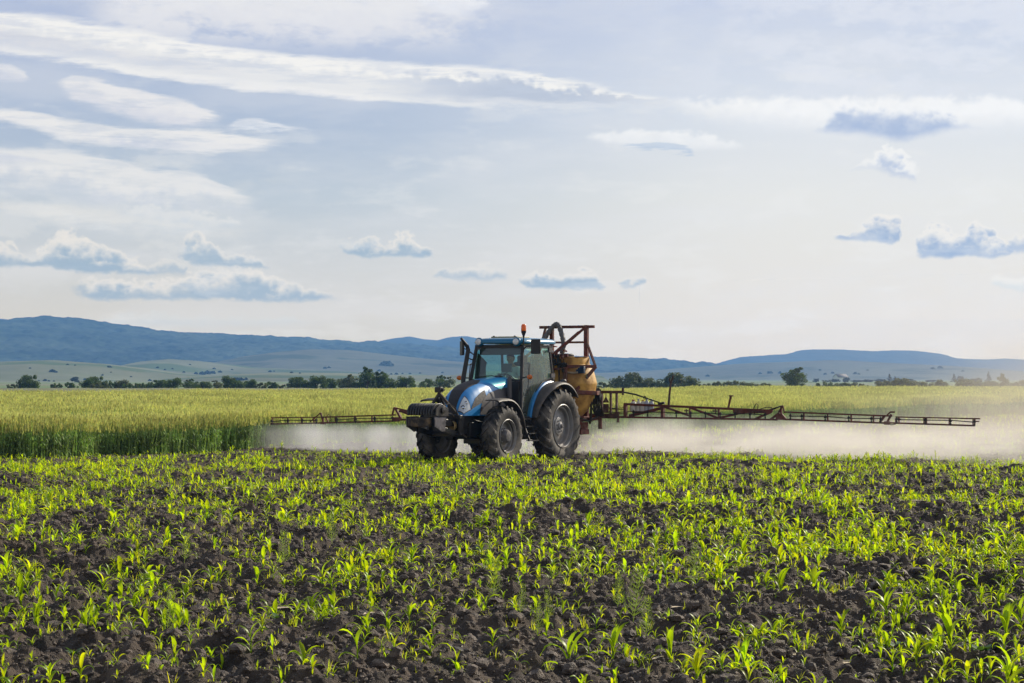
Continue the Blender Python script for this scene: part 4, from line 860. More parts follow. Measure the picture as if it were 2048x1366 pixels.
# --- wheels
def tyre_mb(Rr, w_, rim_r, nlug, lugh, sgn):
    b = MB(); h = w_ / 2; rb = Rr - lugh
    prof = [(rim_r, -h * .72), (rim_r + .02, -h * .80), ((rim_r + rb) * .5, -h * 1.04), (rb - .09, -h * 1.03), (rb - .045, -h * .97), (rb - .012, -h * .80), (rb, -h * .4), (rb + .004, 0)]
    prof = prof + [(r, -t_) for r, t_ in prof[-2::-1]]
    b.lathe(prof, n=72)
    b.lathe([(rim_r, -h * .72), (rim_r - .03, -h * .5), (rim_r - .03, h * .5), (rim_r, h * .72)], n=72)
    for s in (-1, 1):
        for k in range(nlug):
            a0 = 2 * PI * (k + (.5 if s > 0 else 0)) / nlug; V_ = []
            secs = [(-.06, rb, 0), (.25, rb, .07), (.55, rb - .002, .155), (.80, rb - .012, .225), (.985, rb - .05, .285), (1.035, rb - .115, .30)]
            for i, (q, rbase, da) in enumerate(secs):
                y_ = s * h * q; a = a0 - da * sgn * (.95 if Rr > .8 else 1.15); hw = (.024 + .012 * q) / Rr * (1 if Rr > .8 else 1.0)
                rt = rbase + lugh * (1.1 if i < 4 else 1.0 if i == 4 else .5)
                for (aa, rr) in ((a - hw * 1.25, rbase - .01), (a - hw, rt), (a + hw, rt), (a + hw * 1.25, rbase - .01)): V_.append((rr * math.cos(aa), y_, rr * math.sin(aa)))
            n = len(secs); F_ = [(i * 4 + j, i * 4 + j + 1, i * 4 + j + 5, i * 4 + j + 4) for i in range(n - 1) for j in range(3)] + [(0, 1, 2, 3), (4 * n - 4, 4 * n - 3, 4 * n - 2, 4 * n - 1)]
            b.add(V_, F_)
    return b
def wheel(name, x, y, z, rear, out):
    """out = +1: outer face toward +y (the tractor's left)."""
    wn = empty(name, (x, y, z)); wn.parent = T
    if rear: Rr, w_, rr = .875, .47, .495
    else: Rr, w_, rr = .685, .37, .365
    tyre_mb(Rr, w_, rr, 21 if rear else 19, .048 if rear else .040, 1).build('tyre', RUB, wn, smooth=30)
    h = w_ / 2; b = MB(); o = out
    if rear:
        b.lathe([(.515, o * h * .86), (.50, o * h * .90), (.485, o * h * .84), (.475, o * h * .55), (.43, o * h * .48), (.425, o * h * .1), (.46, 0), (.475, -o * h * .5), (.515, -o * h * .86)], n=56)
        b.lathe([(.425, o * h * .12), (.40, o * .02), (.30, o * .065), (.21, o * .075), (.205, o * .085)], n=48)
        hb_ = MB().lathe([(.215, o * .060), (.215, o * .095), (.19, o * .105), (.085, o * .105), (.085, o * .14), (.07, o * .15), (.0, o * .15)], n=36)
        for k in range(8):
            a = k * PI / 4 + .2; hb_.lathe([(.018, o * .10), (.018, o * .125), (0, o * .128)], c=(.14 * math.cos(a), 0, .14 * math.sin(a)), n=6, mi=1)
        hb_.lathe([(.05, o * .152), (.03, o * .185), (0, o * .19)], n=16, mi=1)
    else:
        b.lathe([(.385, o * h * .90), (.372, o * h * .94), (.36, o * h * .86), (.35, o * h * .5), (.32, o * h * .42), (.315, -o * .03), (.35, -o * h * .6), (.385, -o * h * .88)], n=56)
        b.lathe([(.315, o * .0), (.29, -o * .01), (.22, o * .03), (.19, o * .04)], n=40)
        hb_ = MB().lathe([(.19, o * .02), (.19, o * .06), (.165, o * .075), (.15, o * .14), (.12, o * .185), (.06, o * .195), (0, o * .195)], n=30, mi=1)
        for k in range(8):
            a = k * PI / 4; hb_.lathe([(.014, o * .055), (.014, o * .085), (0, o * .088)], c=(.172 * math.cos(a), 0, .172 * math.sin(a)), n=6, mi=0)
    b.build('rim', RIM, wn); hb_.build('hub', [RIM, RIMD], wn)
    return wn
ZR = .835
wheel('rear_wheel', 0, .875, ZR, True, 1); wheel('rear_wheel', 0, -.875, ZR, True, -1)
f1 = wheel('front_wheel', 2.42, .80, .655, False, 1); f2 = wheel('front_wheel', 2.42, -.90, .640, False, -1)
# --- hood surface
HX = [(1.22, 2.00, .47, 3.2), (1.6, 1.975, .465, 3.2), (2.0, 1.94, .455, 3.1), (2.35, 1.895, .445, 3.0), (2.65, 1.835, .43, 2.9), (2.86, 1.765, .415, 2.8), (3.0, 1.69, .40, 2.7), (3.10, 1.605, .385, 2.6), (3.18, 1.50, .37, 2.6), (3.24, 1.38, .355, 2.6), (3.285, 1.26, .34, 2.6), (3.30, 1.17, .33, 2.6), (3.303, 1.13, .325, 2.6)]
HB0 = 1.12
def hood_pt(v, a, off=0.):
    """v in 0..1 rear to nose along the profile; a in 0..pi from the right sill over the top to the left sill"""
    xs = np.array([q[0] for q in HX]); zs = np.array([q[1] for q in HX]); L = np.concatenate([[0], np.cumsum(np.hypot(np.diff(xs), np.diff(zs)))]); L /= L[-1]
    x, zt, w_, n = (float(np.interp(v, L, [q[i] for q in HX])) for i in range(4))
    ca, sa = math.cos(a), math.sin(a)
    return np.array([x, -w_ * math.copysign(abs(ca) ** (2 / n), ca), HB0 + (zt - HB0) * abs(sa) ** (2 / n)])
def hood_off(v, a, off):
    e = 1e-3; p = hood_pt(v, a); du = hood_pt(min(1, v + e), a) - hood_pt(max(0, v - e), a); dv = hood_pt(v, min(PI, a + e)) - hood_pt(v, max(0, a - e)); n = np.cross(du, dv); l = np.linalg.norm(n)
    if l < 1e-12: return p
    n = n / l
    if n @ (p - np.array([p[0] - .2, 0, 1.2])) < 0: n = -n
    return p + n * off
def patch(vs, a0, a1, na=14, off=.006):
    G = []
    for v in vs:
        lo, hi = a0(v), a1(v); G.append([tuple(hood_off(v, lo + (hi - lo) * j / na, off)) for j in range(na + 1)])
    return G
b = MB(); b.grid([[tuple(hood_pt(v, PI * j / 40)) for j in range(41)] for v in np.linspace(0, 1, 60)])
hood = b.build('hood', BLUE, T, smooth=60)
vs = np.linspace(.40, .995, 40)
def gw(v):
    q = (v - .40) / .6; return .10 + .36 * min(1, q / .22) ** .6 * (1 - .50 * max(0, (q - .25) / .75))
MB().grid(patch(vs, lambda v: PI / 2 - gw(v) * .80, lambda v: PI / 2 + gw(v) * .80)).build('grille', MESHB, T, smooth=60)
def interp(tb): return lambda v: float(np.interp(v, [q[0] for q in tb], [q[1] for q in tb]))
for sg in (1, -1):
    def side(fn): return (lambda v: fn(v)) if sg > 0 else (lambda v: PI - fn(v))
    # headlight between grille and vent
    lo, hi = interp([(.78, 2.08), (.97, 2.00)]), interp([(.78, 2.98), (.88, 2.96), (.97, 2.88)])
    h_ = MB().grid(patch(np.linspace(.785, .965, 12), side(lo), side(hi), 12, .012)).build('headlight', GREYP, T, smooth=50)
    lo2, hi2 = interp([(.78, 2.12), (.97, 2.04)]), interp([(.78, 2.94), (.88, 2.92), (.97, 2.84)])
    MB().grid(patch(np.linspace(.795, .955, 12), side(lo2), side(hi2), 12, .018)).build('lens', LENS, h_, smooth=50)
    for v_, r_ in ((.905, .066), (.835, .052)):
        c = hood_off(v_, side(interp([(.8, 2.48), (.97, 2.44)]))(v_), .020); bb = MB(); bb.lathe([(r_, 0), (r_ * .95, .012), (r_ * .6, .004), (r_ * .45, .012), (0, .018)], c=tuple(c), ax='x', n=20); bb.build('reflector', CHROME, h_)
    # side vent: dark leaf-shaped mesh panel
    vt = np.linspace(.50, .78, 20); lo3 = interp([(.50, 2.42), (.55, 2.46), (.68, 2.62), (.76, 2.88), (.78, 2.96)]); hi3 = interp([(.50, 2.84), (.55, 2.86), (.68, 2.92), (.76, 2.96), (.78, 2.97)])
    MB().grid(patch(vt, side(lo3), side(hi3), 10, .006)).build('side_vent', MESHB, T, smooth=60)
    # grey lower panel behind the nose
    lo4 = interp([(0, 2.50), (.25, 2.52), (.45, 2.60), (.56, 2.78), (.62, 3.05)])
    MB().grid(patch(np.linspace(.0, .62, 24), side(lo4), side(lambda v: PI - .005), 10, .008)).build('side_panel', GREYP, T, smooth=60)
# nose sill and engine, chassis
b = MB(); b.box((2.2, 0, .92), (2.1, .56, .44)); b.box((1.6, 0, .70), (1.6, .44, .46)); b.box((.4, 0, .80), (1.8, .60, .55)); b.box((3.05, 0, .98), (.42, .62, .26)); b.box((-.35, 0, .85), (.5, .5, .7))
b.tube([(2.42, -.62, .66), (2.42, .62, .66)], .085, 12); b.tube([(0, -.64, ZR), (0, .64, ZR)], .13, 14)
for s in (-1, 1): b.box((2.42, s * .5, .70), (.26, .18, .30)); b.tube([(2.25, s * .2, .58), (2.22, s * .58, .60)], .025, 8); b.box((2.9, s * .3, .80), (.3, .1, .34)); b.box((1.95, s * .36, 1.0), (.5, .12, .3))
b.tube([(2.9, .33, 1.02), (2.6, .40, .95), (2.3, .38, .9)], .03, 8)
b.build('chassis', IRON, T, bevel=.012)
b = MB(); b.box((1.05, .60, .78), (.62, .26, .42)); b.box((1.0, -.60, .78), (.7, .26, .42)); b.build('fuel_tank', BLK, T, bevel=.04)
# cab
SP = [(1.125, .61, 2.73), (1.29, .68, 1.92), (1.40, .72, 1.40), (1.44, .74, 1.02)]      # front pillar
RP = [(-.10, .64, 2.72), (-.22, .68, 1.95)]                                              # rear pillar
def mir(P_, s): return [(x, s * y, z) for x, y, z in P_]
for s in (1, -1):
    MB().bar(mir(SP, s)[0], mir(SP, s)[1], .075, .06).bar(mir(SP, s)[1], mir(SP, s)[3], .07, .06).build('cab_pillar', BLK, T, bevel=.01)
    b = MB(); b.bar(mir(RP, s)[0], mir(RP, s)[1], .05, .05); b.bar(mir(RP, s)[1], (-.25, s * .66, 1.5), .06, .06); b.build('cab_pillar', BLK, T, bevel=.01)
    # door glass down to the sill, cut along the fender
    pts = [(1.13, .615, 2.70), (-.08, .645, 2.70), (-.20, .685, 1.95), (.10, .69, 1.93), (.36, .70, 1.86), (.62, .71, 1.70), (.82, .72, 1.45), (.94, .73, 1.20), (1.0, .735, 1.06), (1.42, .735, 1.06), (1.385, .715, 1.45), (1.275, .675, 1.95)]
    q = mir(pts, s); b = MB(); b.add(q, [tuple(range(len(q)))])
    d = b.build('door', GLS, T, smooth=0, fixn=False); d['label'] = 'door glass, dust and a pale sky reflection in its milky colour'
    fr = MB()
    for i in range(len(q)): fr.bar(q[i], q[(i + 1) % len(q)], .03, .028, up=(0, 1, 0))
    fr.build('door_frame', BLK, d)
    fr = MB(); fr.tube([(1.16, s * .74, 2.30), (1.13, s * .79, 2.28), (1.22, s * .80, 1.60), (1.32, s * .76, 1.56)], .011, 8); fr.build('handle', BLK, d)
    MB().box((-.06, s * .69, 2.62), (.16, .05, .10)).build('hinge', GREYP, d); MB().box((-.14, s * .71, 2.02), (.18, .05, .10)).build('hinge', GREYP, d)
# windscreen, rear window
b = MB(); b.add([(1.135, -.60, 2.70), (1.135, .60, 2.70), (1.30, .665, 1.90), (1.30, -.665, 1.90)], [(0, 1, 2, 3)]); ws = b.build('windscreen', GLF, T, smooth=0, fixn=False)
MB().bar((1.30, -.67, 1.91), (1.30, .67, 1.91), .05).bar((1.14, -.60, 2.69), (1.14, .60, 2.69), .05, .06).build('windscreen_frame', BLK, ws)
MB().tube([(1.34, -.55, 1.98), (1.31, -.1, 2.02), (1.33, .10, 1.97)], .010, 6).box((1.34, .10, 1.97), (.08, .16, .09)).build('wiper', BLK, ws)
b = MB(); b.add([(-.14, -.60, 2.70), (-.14, .60, 2.70), (-.26, .63, 1.6), (-.26, -.63, 1.6)], [(0, 1, 2, 3)]); rw = b.build('rear_window', GLS, T, smooth=0, fixn=False)
MB().bar((-.26, -.64, 1.62), (-.26, .64, 1.62), .07).bar((-.14, -.62, 2.70), (-.14, .62, 2.70), .06, .08).build('window_frame', BLK, rw)
# lower cab walls, floor
b = MB(); b.box((.6, 0, 1.08), (1.6, 1.32, .08)); b.box((1.33, 0, 1.45), (.07, 1.30, .86)); b.box((-.24, 0, 1.36), (.07, 1.26, .5)); b.build('cab_floor', BLK, T, bevel=.01)
for s in (1, -1):
    pts = [(-.24, 1.95), (.10, 1.93), (.36, 1.86), (.62, 1.70), (.82, 1.45), (.94, 1.20), (1.0, 1.04), (.86, 1.04), (.7, 1.3), (.45, 1.55), (-.24, 1.60)]
    MB().prism(pts, 'y', s * .60, s * .675).build('cab_side', BLK, T)
# roof
b = MB(); n = 28; G = []
def roof_outline(k, grow=0.):
    a = 2 * PI * k / 48; ca, sa = math.cos(a), math.sin(a); return (.375 + (.885 + grow) * math.copysign(abs(ca) ** .30, ca), (.70 + grow) * math.copysign(abs(sa) ** .30, sa))
for z, gr in ((2.76, -.04), (2.765, 0), (2.80, .012), (2.84, -.005), (2.862, -.06), (2.885, -.22), (2.89, -.5)):
    G.append([(*roof_outline(k, gr), z + (.012 if z > 2.84 else 0)) for k in range(48)])
b.grid(G, closed_u=True); b.add([G[0][k] for k in range(48)], [tuple(range(48))]); b.add([G[-1][k] for k in range(48)], [tuple(range(48))]); roof = b.build('roof', BLUEr, T, smooth=45)
MB().box((.375, 0, 2.705), (1.5, 1.20, .06)).build('roof_liner', BLK, roof)
MB().box((.62, .0, 2.915), (.62, .70, .035)).box((.90, .28, 2.935), (.05, .05, .03), mi=1).box((.90, -.28, 2.935), (.05, .05, .03), mi=1).build('hatch', [BEIGE, BLK], roof, bevel=.012)
for s in (1, -1):
    h_ = MB().lathe([(0, -.10), (.095, -.08), (.105, 0), (.085, .03), (.08, .015)], c=(1.22, s * .50, 2.80), ax='x', n=24).build('work_lamp', BLUEr, T)
    MB().lathe([(.078, .0), (.065, .025), (0, .032)], c=(1.252, s * .50, 2.80), ax='x', n=20).build('lens', LENS, h_)
    h_ = MB().box((1.10, s * .60, 2.66), (.08, .10, .08)).build('marker_lamp', BLK, T, bevel=.01)
# beacon on its pole
b = MB(); b.tube([(1.17, .66, 2.55), (1.17, .665, 2.93)], .016, 8); b.lathe([(.02, 2.90), (.03, 2.95), (.055, 3.01), (.062, 3.05), (0, 3.05)], c=(1.17, .665, 0), ax='z', n=18); bc = b.build('beacon_mount', BLK, T)
MB().lathe([(.056, 3.05), (.060, 3.10), (.055, 3.17), (.035, 3.205), (0, 3.21)], c=(1.17, .665, 0), ax='z', n=20).build('beacon', AMB, bc)
# mirrors
def mirror(c, rot, arm):
    mh = MB().box((0, 0, 0), (.05, .235, .34)).build('mirror', BLK, T, bevel=.02); mh.location = c; mh.rotation_euler.z = rot
    MB().box((-.028, 0, 0), (.004, .20, .30)).build('mirror_glass', CHROME, mh)
    MB().tube(arm, .013, 8).build('mirror_arm', BLK, T)
mirror((1.28, 1.045, 2.685), .15, [(1.16, .64, 2.62), (1.22, .78, 2.70), (1.28, 1.0, 2.70)])
mirror((1.35, -.885, 2.66), -.75, [(1.16, -.64, 2.48), (1.26, -.78, 2.62), (1.34, -.86, 2.66)])
for c, arm in (((1.36, .93, 1.985), [(1.32, .72, 1.97), (1.35, .85, 1.985)]), ((1.40, -.93, 1.965), [(1.32, -.72, 1.96), (1.38, -.86, 1.965)])):
    h_ = MB().tube(arm, .015, 8).lathe([(0, -.025), (.05, -.02), (.055, 0)], c=c, ax='x', n=18, sx=1.35).build('turn_signal', BLK, T)
    MB().lathe([(.054, 0), (.045, .02), (0, .03)], c=c, ax='x', n=18, sx=1.35).lathe([(.054, 0), (.045, -.03), (0, -.035)], c=c, ax='x', n=18, sx=1.35).build('lens', AMB, h_)
# exhaust stack on the right
b = MB(); b.tube([(1.62, -.70, 1.25), (1.60, -.70, 1.95), (1.41, -.68, 2.62), (1.44, -.69, 2.70), (1.66, -.72, 2.88)], [.055, .055, .050, .046, .030], 14); b.build('exhaust_pipe', BLK, T)
MB().tube([(1.44, -.69, 2.60), (1.35, -.70, 2.57), (1.16, -.64, 2.50)], .012, 6).tube([(1.47, -.70, 2.44), (1.20, -.66, 2.38)], .016, 6).tube([(1.57, -.72, 2.15), (1.50, -.72, 2.26), (1.25, -.68, 2.27)], .010, 6).build('exhaust_bracket', BLK, T)
# grey upright bracket beside the hood
MB().prism([(1.52, 1.50), (1.64, 1.50), (1.66, 1.86), (1.64, 1.98), (1.56, 2.0), (1.53, 1.88)], 'y', .50, .56).build('bracket', GREYP, T, bevel=.01)
# fenders
def arch(cx_, cz_, r0, a0, a1, y0f, y1f, s, n=26, th=.022, flare=0.):
    G = []
    for i in range(n + 1):
        a = a0 + (a1 - a0) * i / n; c, sn = math.cos(a), math.sin(a); y0, y1 = y0f(a), y1f(a); r = r0 + flare * max(0, (R_(85) - a)) ** 1.5
        row = [(cx_ + (r + d) * c, s * y, cz_ + (r + d) * sn) for y, d in ((y0, 0), (y0 + (y1 - y0) * .35, .008), (y0 + (y1 - y0) * .75, .004), (y1 - .02, -.014), (y1, -.05))]
        row += [(cx_ + (r + d - th) * c, s * y, cz_ + (r + d - th) * sn) for y, d in ((y1 - .01, -.045), (y0 + (y1 - y0) * .7, 0), (y0, 0))]
        G.append(row)
    b = MB(); b.grid(G, closed_u=True); k = len(G[0]); b.add(G[0], [tuple(range(k))]); b.add(G[-1], [tuple(range(k))]); return b
yo = lambda a: float(np.interp(math.degrees(a), [10, 35, 65, 100, 140], [.90, .98, 1.10, 1.12, 1.10]))
for s in (1, -1):
    F1 = arch(0, .84, 1.03, R_(12), R_(138), lambda a: .79, yo, s).build('rear_fender', FEND, T, smooth=50)
    arch(0, .84, 1.045, R_(12), R_(96), lambda a: .67, lambda a: .79 + .0 * a, s).build('fender_stripe', BLUE, F1, smooth=50)
    MB().lathe([(0, 0), (.07, .01), (.075, .04), (.05, .07), (0, .075)], c=(-.28, s * .93, 1.86), ax='z', n=16).build('tail_lamp', GREYP, F1)
    F2 = arch(2.42, .67, .835, R_(60), R_(168), lambda a: .64 if s > 0 else .74, lambda a: .99 if s > 0 else 1.09, s, th=.02, flare=.30).build('front_fender', FEND, T, smooth=50)
    MB().bar((2.42, s * .45, .75), (2.42, s * .62, 1.15), .05).bar((2.42, s * .62, 1.15), (2.45, s * .80, 1.46), .045).build('fender_stay', IRON, F2)
# steps
b = MB()
for x_ in (1.46, 1.12): b.bar((x_, .76, 1.04), (x_ - .02, .97, .52), .025, .05)
for q in (0, .34, .67, 1.): b.box((1.28 - .01 * q, .77 + .19 * q, 1.02 - .49 * q), (.36, .14, .02))
b.build('steps', IRON, T)
# interior: dash, wheel, seat, monitor
MB().box((1.12, 0, 1.75), (.30, .50, .36)).box((1.2, .0, 1.5), (.2, .36, .7)).build('dashboard', BLK, T, bevel=.04)
b = MB(); cc_ = Vector((.86, .05, 1.93)); ring = []
for k in range(25):
    a = 2 * PI * k / 24; ring.append(cc_ + Matrix.Rotation(R_(-55), 3, 'Y') @ Vector((.0, .20 * math.cos(a), .20 * math.sin(a))) if False else cc_ + Vector((.20 * math.sin(a) * .75, .20 * math.cos(a), .20 * math.sin(a) * .62)))
b.tube(ring, .014, 8); b.bar((1.0, .05, 1.74), cc_, .05); b.bar(ring[3], ring[15], .02); b.bar(ring[9], ring[21], .02); b.build('steering_wheel', BLK, T)
MB().box((.28, -.02, 1.58), (.48, .50, .14)).box((.02, -.02, 1.98), (.13, .48, .72), rot=(0, -.12, 0)).box((.0, -.02, 2.40), (.1, .26, .2)).build('seat', SEATM, T, bevel=.04)
MB().box((1.02, .14, 2.20), (.05, .25, .20)).tube([(1.02, .14, 2.1), (1.05, .12, 1.9)], .014, 6).build('monitor', GREYP, T, bevel=.012)
MB().box((1.04, 0, 2.60), (.10, 1.12, .20)).build('sun_visor', BLK, T, bevel=.01)
MB().prism([(1.0, 2.54), (.82, 2.44), (.61, 2.33), (.67, 2.20), (.64, 1.92), (1.14, 1.92), (1.10, 2.28)], 'y', -.665, -.64).build('side_screen', BLK, T)
MB().box((.30, -.50, 1.62), (.7, .18, .36)).build('side_console', BLK, T, bevel=.03)
# ------------------------------------------------------------------ DRIVER
SKIN = mat('skin', (.42, .24, .17), .5, var=.08, vscale=12); SHIRT = mat('pale_shirt', (.50, .56, .60), .85, var=.1, vscale=9, bump=.4, bscale=14)
HAIR = mat('dark_hair', (.03, .022, .018), .7, var=.2, vscale=30); TROU = mat('dark_trousers', (.03, .035, .05), .85)
D_ = empty('person', LOC, RZ, label='driver in a pale short-sleeved shirt sitting in the tractor cab, both hands on the wheel', cat='person')
def skin_obj(name, joints, edges, m_, parent, sub=2, root=0):
    me = bpy.data.meshes.new(name); me.from_pydata([j[:3] for j in joints], edges, []); me.materials.append(m_)
    o = bpy.data.objects.new(name, me); C.objects.link(o); o.parent = parent
    o.modifiers.new('skin', 'SKIN'); ly_ = me.skin_vertices[0] if me.skin_vertices else None
    if ly_ is None:
        bpy.context.view_layer.objects.active = o; ly_ = me.skin_vertices[0]
    for i, j in enumerate(joints):
        r = j[3]; ly_.data[i].radius = r if hasattr(r, '__len__') else (r, r); ly_.data[i].use_root = i == root
    sb = o.modifiers.new('sub', 'SUBSURF'); sb.levels = sub; sb.render_levels = sub
    return o
sx_, sy_ = .24, -.12
body = [(sx_, sy_, 1.70, (.15, .17)), (sx_ + .02, sy_, 1.88, (.12, .15)), (sx_ + .04, sy_, 2.06, (.12, .17)), (sx_ + .06, sy_, 2.18, (.10, .14)), (sx_ + .10, sy_, 2.26, .056), (sx_ + .13, sy_, 2.32, .055)]
E_ = [(0, 1), (1, 2), (2, 3), (3, 4), (4, 5)]
for s in (-1, 1):
    k = len(body)
    body += [(sx_ + .07, sy_ + s * .17, 2.17, .066), (sx_ + .12, sy_ + s * .24, 2.00, .050), (sx_ + .22, sy_ + s * .25, 1.90, .044), (sx_ + .38, sy_ + s * .20, 1.94, .036), (sx_ + .50, sy_ + s * .16 + .03, 1.98, .028), (sx_ + .555, sy_ + s * .155 + .03, 2.0, .034)]
    E_ += [(3, k), (k, k + 1), (k + 1, k + 2), (k + 2, k + 3), (k + 3, k + 4), (k + 4, k + 5)]
    k = len(body)
    body += [(sx_ + .05, sy_ + s * .10, 1.68, .092), (sx_ + .44, sy_ + s * .15, 1.66, .066), (sx_ + .52, sy_ + s * .15, 1.32, .050), (sx_ + .54, sy_ + s * .15, 1.18, .038), (sx_ + .68, sy_ + s * .16, 1.15, .036)]
    E_ += [(0, k), (k, k + 1), (k + 1, k + 2), (k + 2, k + 3), (k + 3, k + 4)]
bo = skin_obj('body', body, E_, SKIN, D_)
# head: shaped sphere with nose, chin, ears, brow
def head_mesh():
    b = bmesh.new(); bmesh.ops.create_uvsphere(b, u_segments=36, v_segments=26, radius=1.)
    for v in b.verts:
        x, y, z = v.co; f = max(0, x)
        X = x * .098; Y = y * .078; Z = z * .122
        if z < -.1: Y *= 1 - .28 * (-z - .1); X *= 1 - .12 * (-z)
        if x < 0: X *= 1.12
        g = lambda cy_, cz_, sy2, sz2: math.exp(-((y - cy_) / sy2) ** 2 - ((z - cz_) / sz2) ** 2)
        if x > 0:
            X += .024 * g(0, -.12, .13, .16) + .014 * g(0, .05, .10, .16)       # nose
            X += .006 * g(0, .30, .5, .10)                                         # brow
            X -= .011 * (g(.36, .10, .16, .10) + g(-.36, .10, .16, .10))           # eye sockets
            X += .008 * g(0, -.42, .26, .06) - .004 * g(0, -.47, .2, .025)         # lips
            X += .012 * g(0, -.78, .3, .16)                                        # chin
        v.co = (X, Y, Z)
    me = bpy.data.meshes.new('head'); b.to_mesh(me); b.free(); me.polygons.foreach_set('use_smooth', [True] * len(me.polygons)); me.materials.append(SKIN); return me
hd_ = bpy.data.objects.new('head', head_mesh()); C.objects.link(hd_); hd_.parent = D_; hd_.location = (sx_ + .155, sy_, 2.415); hd_.rotation_euler = (0, .12, .12); hd_.scale = (1.12,) * 3
for s in (-1, 1):
    MB().lathe([(0, -.010), (.010, -.006), (.0115, 0), (.010, .006), (0, .010)], c=(.084, s * .029, .014), ax='x', n=12).build('eye', mat('eye_white', (.6, .58, .55), .2), hd_)
    MB().lathe([(.0, .0), (.022, .003), (.030, .010), (.024, .014), (0, .010)], c=(0, s * .074, 0), ax='y', n=14).build('ear', SKIN, hd_)
b = MB(); G = []
for i in range(10):
    ph = i / 9 * 1.5; G.append([(-.006 + .112 * math.sin(ph) * math.cos(2 * PI * j / 28) * (1 if math.cos(2 * PI * j / 28) < 0 else .86), .086 * math.sin(ph) * math.sin(2 * PI * j / 28), .012 + .122 * math.cos(ph) + (.05 * max(0, math.cos(2 * PI * j / 28)) - .06 * max(0, -math.cos(2 * PI * j / 28))) * (i / 9) ** 2) for j in range(28)])
b.grid(G, closed_u=True); b.build('hair', HAIR, hd_, smooth=60)
# hands: palm and five curled fingers round the wheel rim, part of the skin
for s in (-1, 1):
    hx, hy, hz = sx_ + .575, sy_ + s * .155 + .03, 2.005; J = [(hx, hy, hz, (.020, .034))]; E2 = []
    for k in range(4):
        o = (k - 1.5) * .021; n = len(J); l = (.9, 1.05, 1.0, .8)[k]
        J += [(hx + .03, hy + o * .9, hz + .012, .0095), (hx + .058 * l, hy + o, hz + .012, .0088), (hx + .072 * l, hy + o, hz - .014, .0082), (hx + .056 * l, hy + o, hz - .032, .0072)]
        E2 += [(0, n), (n, n + 1), (n + 1, n + 2), (n + 2, n + 3)]
    n = len(J); J += [(hx + .004, hy - s * .034, hz - .004, .011), (hx + .030, hy - s * .048, hz - .022, .0095), (hx + .050, hy - s * .040, hz - .034, .008)]; E2 += [(0, n), (n, n + 1), (n + 1, n + 2)]
    skin_obj('hand', J, E2, SKIN, D_, 2)
# clothes over the body
sh = [(sx_, sy_, 1.72, (.165, .185)), (sx_ + .02, sy_, 1.88, (.135, .168)), (sx_ + .04, sy_, 2.06, (.135, .185)), (sx_ + .065, sy_, 2.185, (.112, .150)), (sx_ + .085, sy_, 2.235, .075)]
E3 = [(0, 1), (1, 2), (2, 3), (3, 4)]
for s in (-1, 1): k = len(sh); sh += [(sx_ + .07, sy_ + s * .175, 2.17, .082), (sx_ + .115, sy_ + s * .235, 2.03, .066), (sx_ + .145, sy_ + s * .25, 1.97, .060)]; E3 += [(3, k), (k, k + 1), (k + 1, k + 2)]
skin_obj('shirt', sh, E3, SHIRT, D_)
tr_ = [(sx_, sy_, 1.70, (.165, .18))]; E4 = []
for s in (-1, 1): k = len(tr_); tr_ += [(sx_ + .05, sy_ + s * .10, 1.685, .105), (sx_ + .44, sy_ + s * .15, 1.665, .080), (sx_ + .52, sy_ + s * .15, 1.34, .062), (sx_ + .535, sy_ + s * .15, 1.20, .055)]; E4 += [(0, k), (k, k + 1), (k + 1, k + 2), (k + 2, k + 3)]
skin_obj('trousers', tr_, E4, TROU, D_)
# ------------------------------------------------------------------ FRONT HITCH AND WEIGHTS
FH = empty('front_weight_carrier', LOC, RZ, label='black ribbed suitcase weights over a dirty weight block on the tractor front hitch', cat='front weights')
MB().bar((3.82, -.02, 1.64), (3.60, .36, 1.13), .055, .06).bar((3.80, .02, 1.64), (3.72, -.36, 1.20), .055, .06).bar((3.80, 0, 1.62), (3.45, 0, 1.16), .05, .05).box((3.82, 0, 1.70), (.12, .15, .12)).build('hitch_frame', STEEL if False else IRON, FH, bevel=.008)
MB().bar((3.835, .03, 1.655), (3.62, .385, 1.16), .035, .02).build('polished_edge', STEEL, FH)
MB().tube([(3.80, .03, 1.70), (3.80, .12, 1.70)], .035, 12).tube([(3.72, -.03, 1.50), (3.66, -.03, 1.15)], .018, 8).build('pin', IRON, FH)
MB().bar((3.6, .25, .98), (4.3, .28, .98), .06, .16).bar((3.6, -.25, .98), (4.3, -.28, .98), .06, .16).bar((3.6, .33, .72), (4.2, .33, .84), .05, .12).bar((3.6, -.33, .72), (4.2, -.33, .84), .05, .12).box((3.62, 0, 1.10), (.14, .92, .09)).box((3.55, .40, .92), (.16, .06, .40)).box((3.55, -.40, .92), (.16, .06, .40)).box((3.56, 0, .70), (.12, .80, .08)).box((3.50, .0, .90), (.06, .74, .40)).bar((3.58, .40, .74), (3.35, .42, .64), .06).bar((3.58, -.40, .74), (3.35, -.42, .64), .06).tube([(3.62, .30, .70), (3.62, .46, .70)], .03, 10).build('carrier_plate', IRON, FH, bevel=.01)
MB().lathe([(.115, .0), (.125, .10), (.112, .11), (.100, .10), (.095, .0), (0, -.02)], c=(3.60, .22, .91), ax='x', n=30).build('tube_ring', mat('dirty_brass', (.32, .23, .10), .5, .3, var=.3, vscale=14), FH)
for y0_ in (.34, -.37): MB().prism([(4.10, 1.12), (4.58, 1.12), (4.58, .90), (4.46, .86), (4.28, .78), (4.16, .80)], 'y', y0_, y0_ + .03).build('side_plate', mat('worn_plate', (.09, .085, .10), .5, .3, var=.5, vscale=9), FH, bevel=.006)
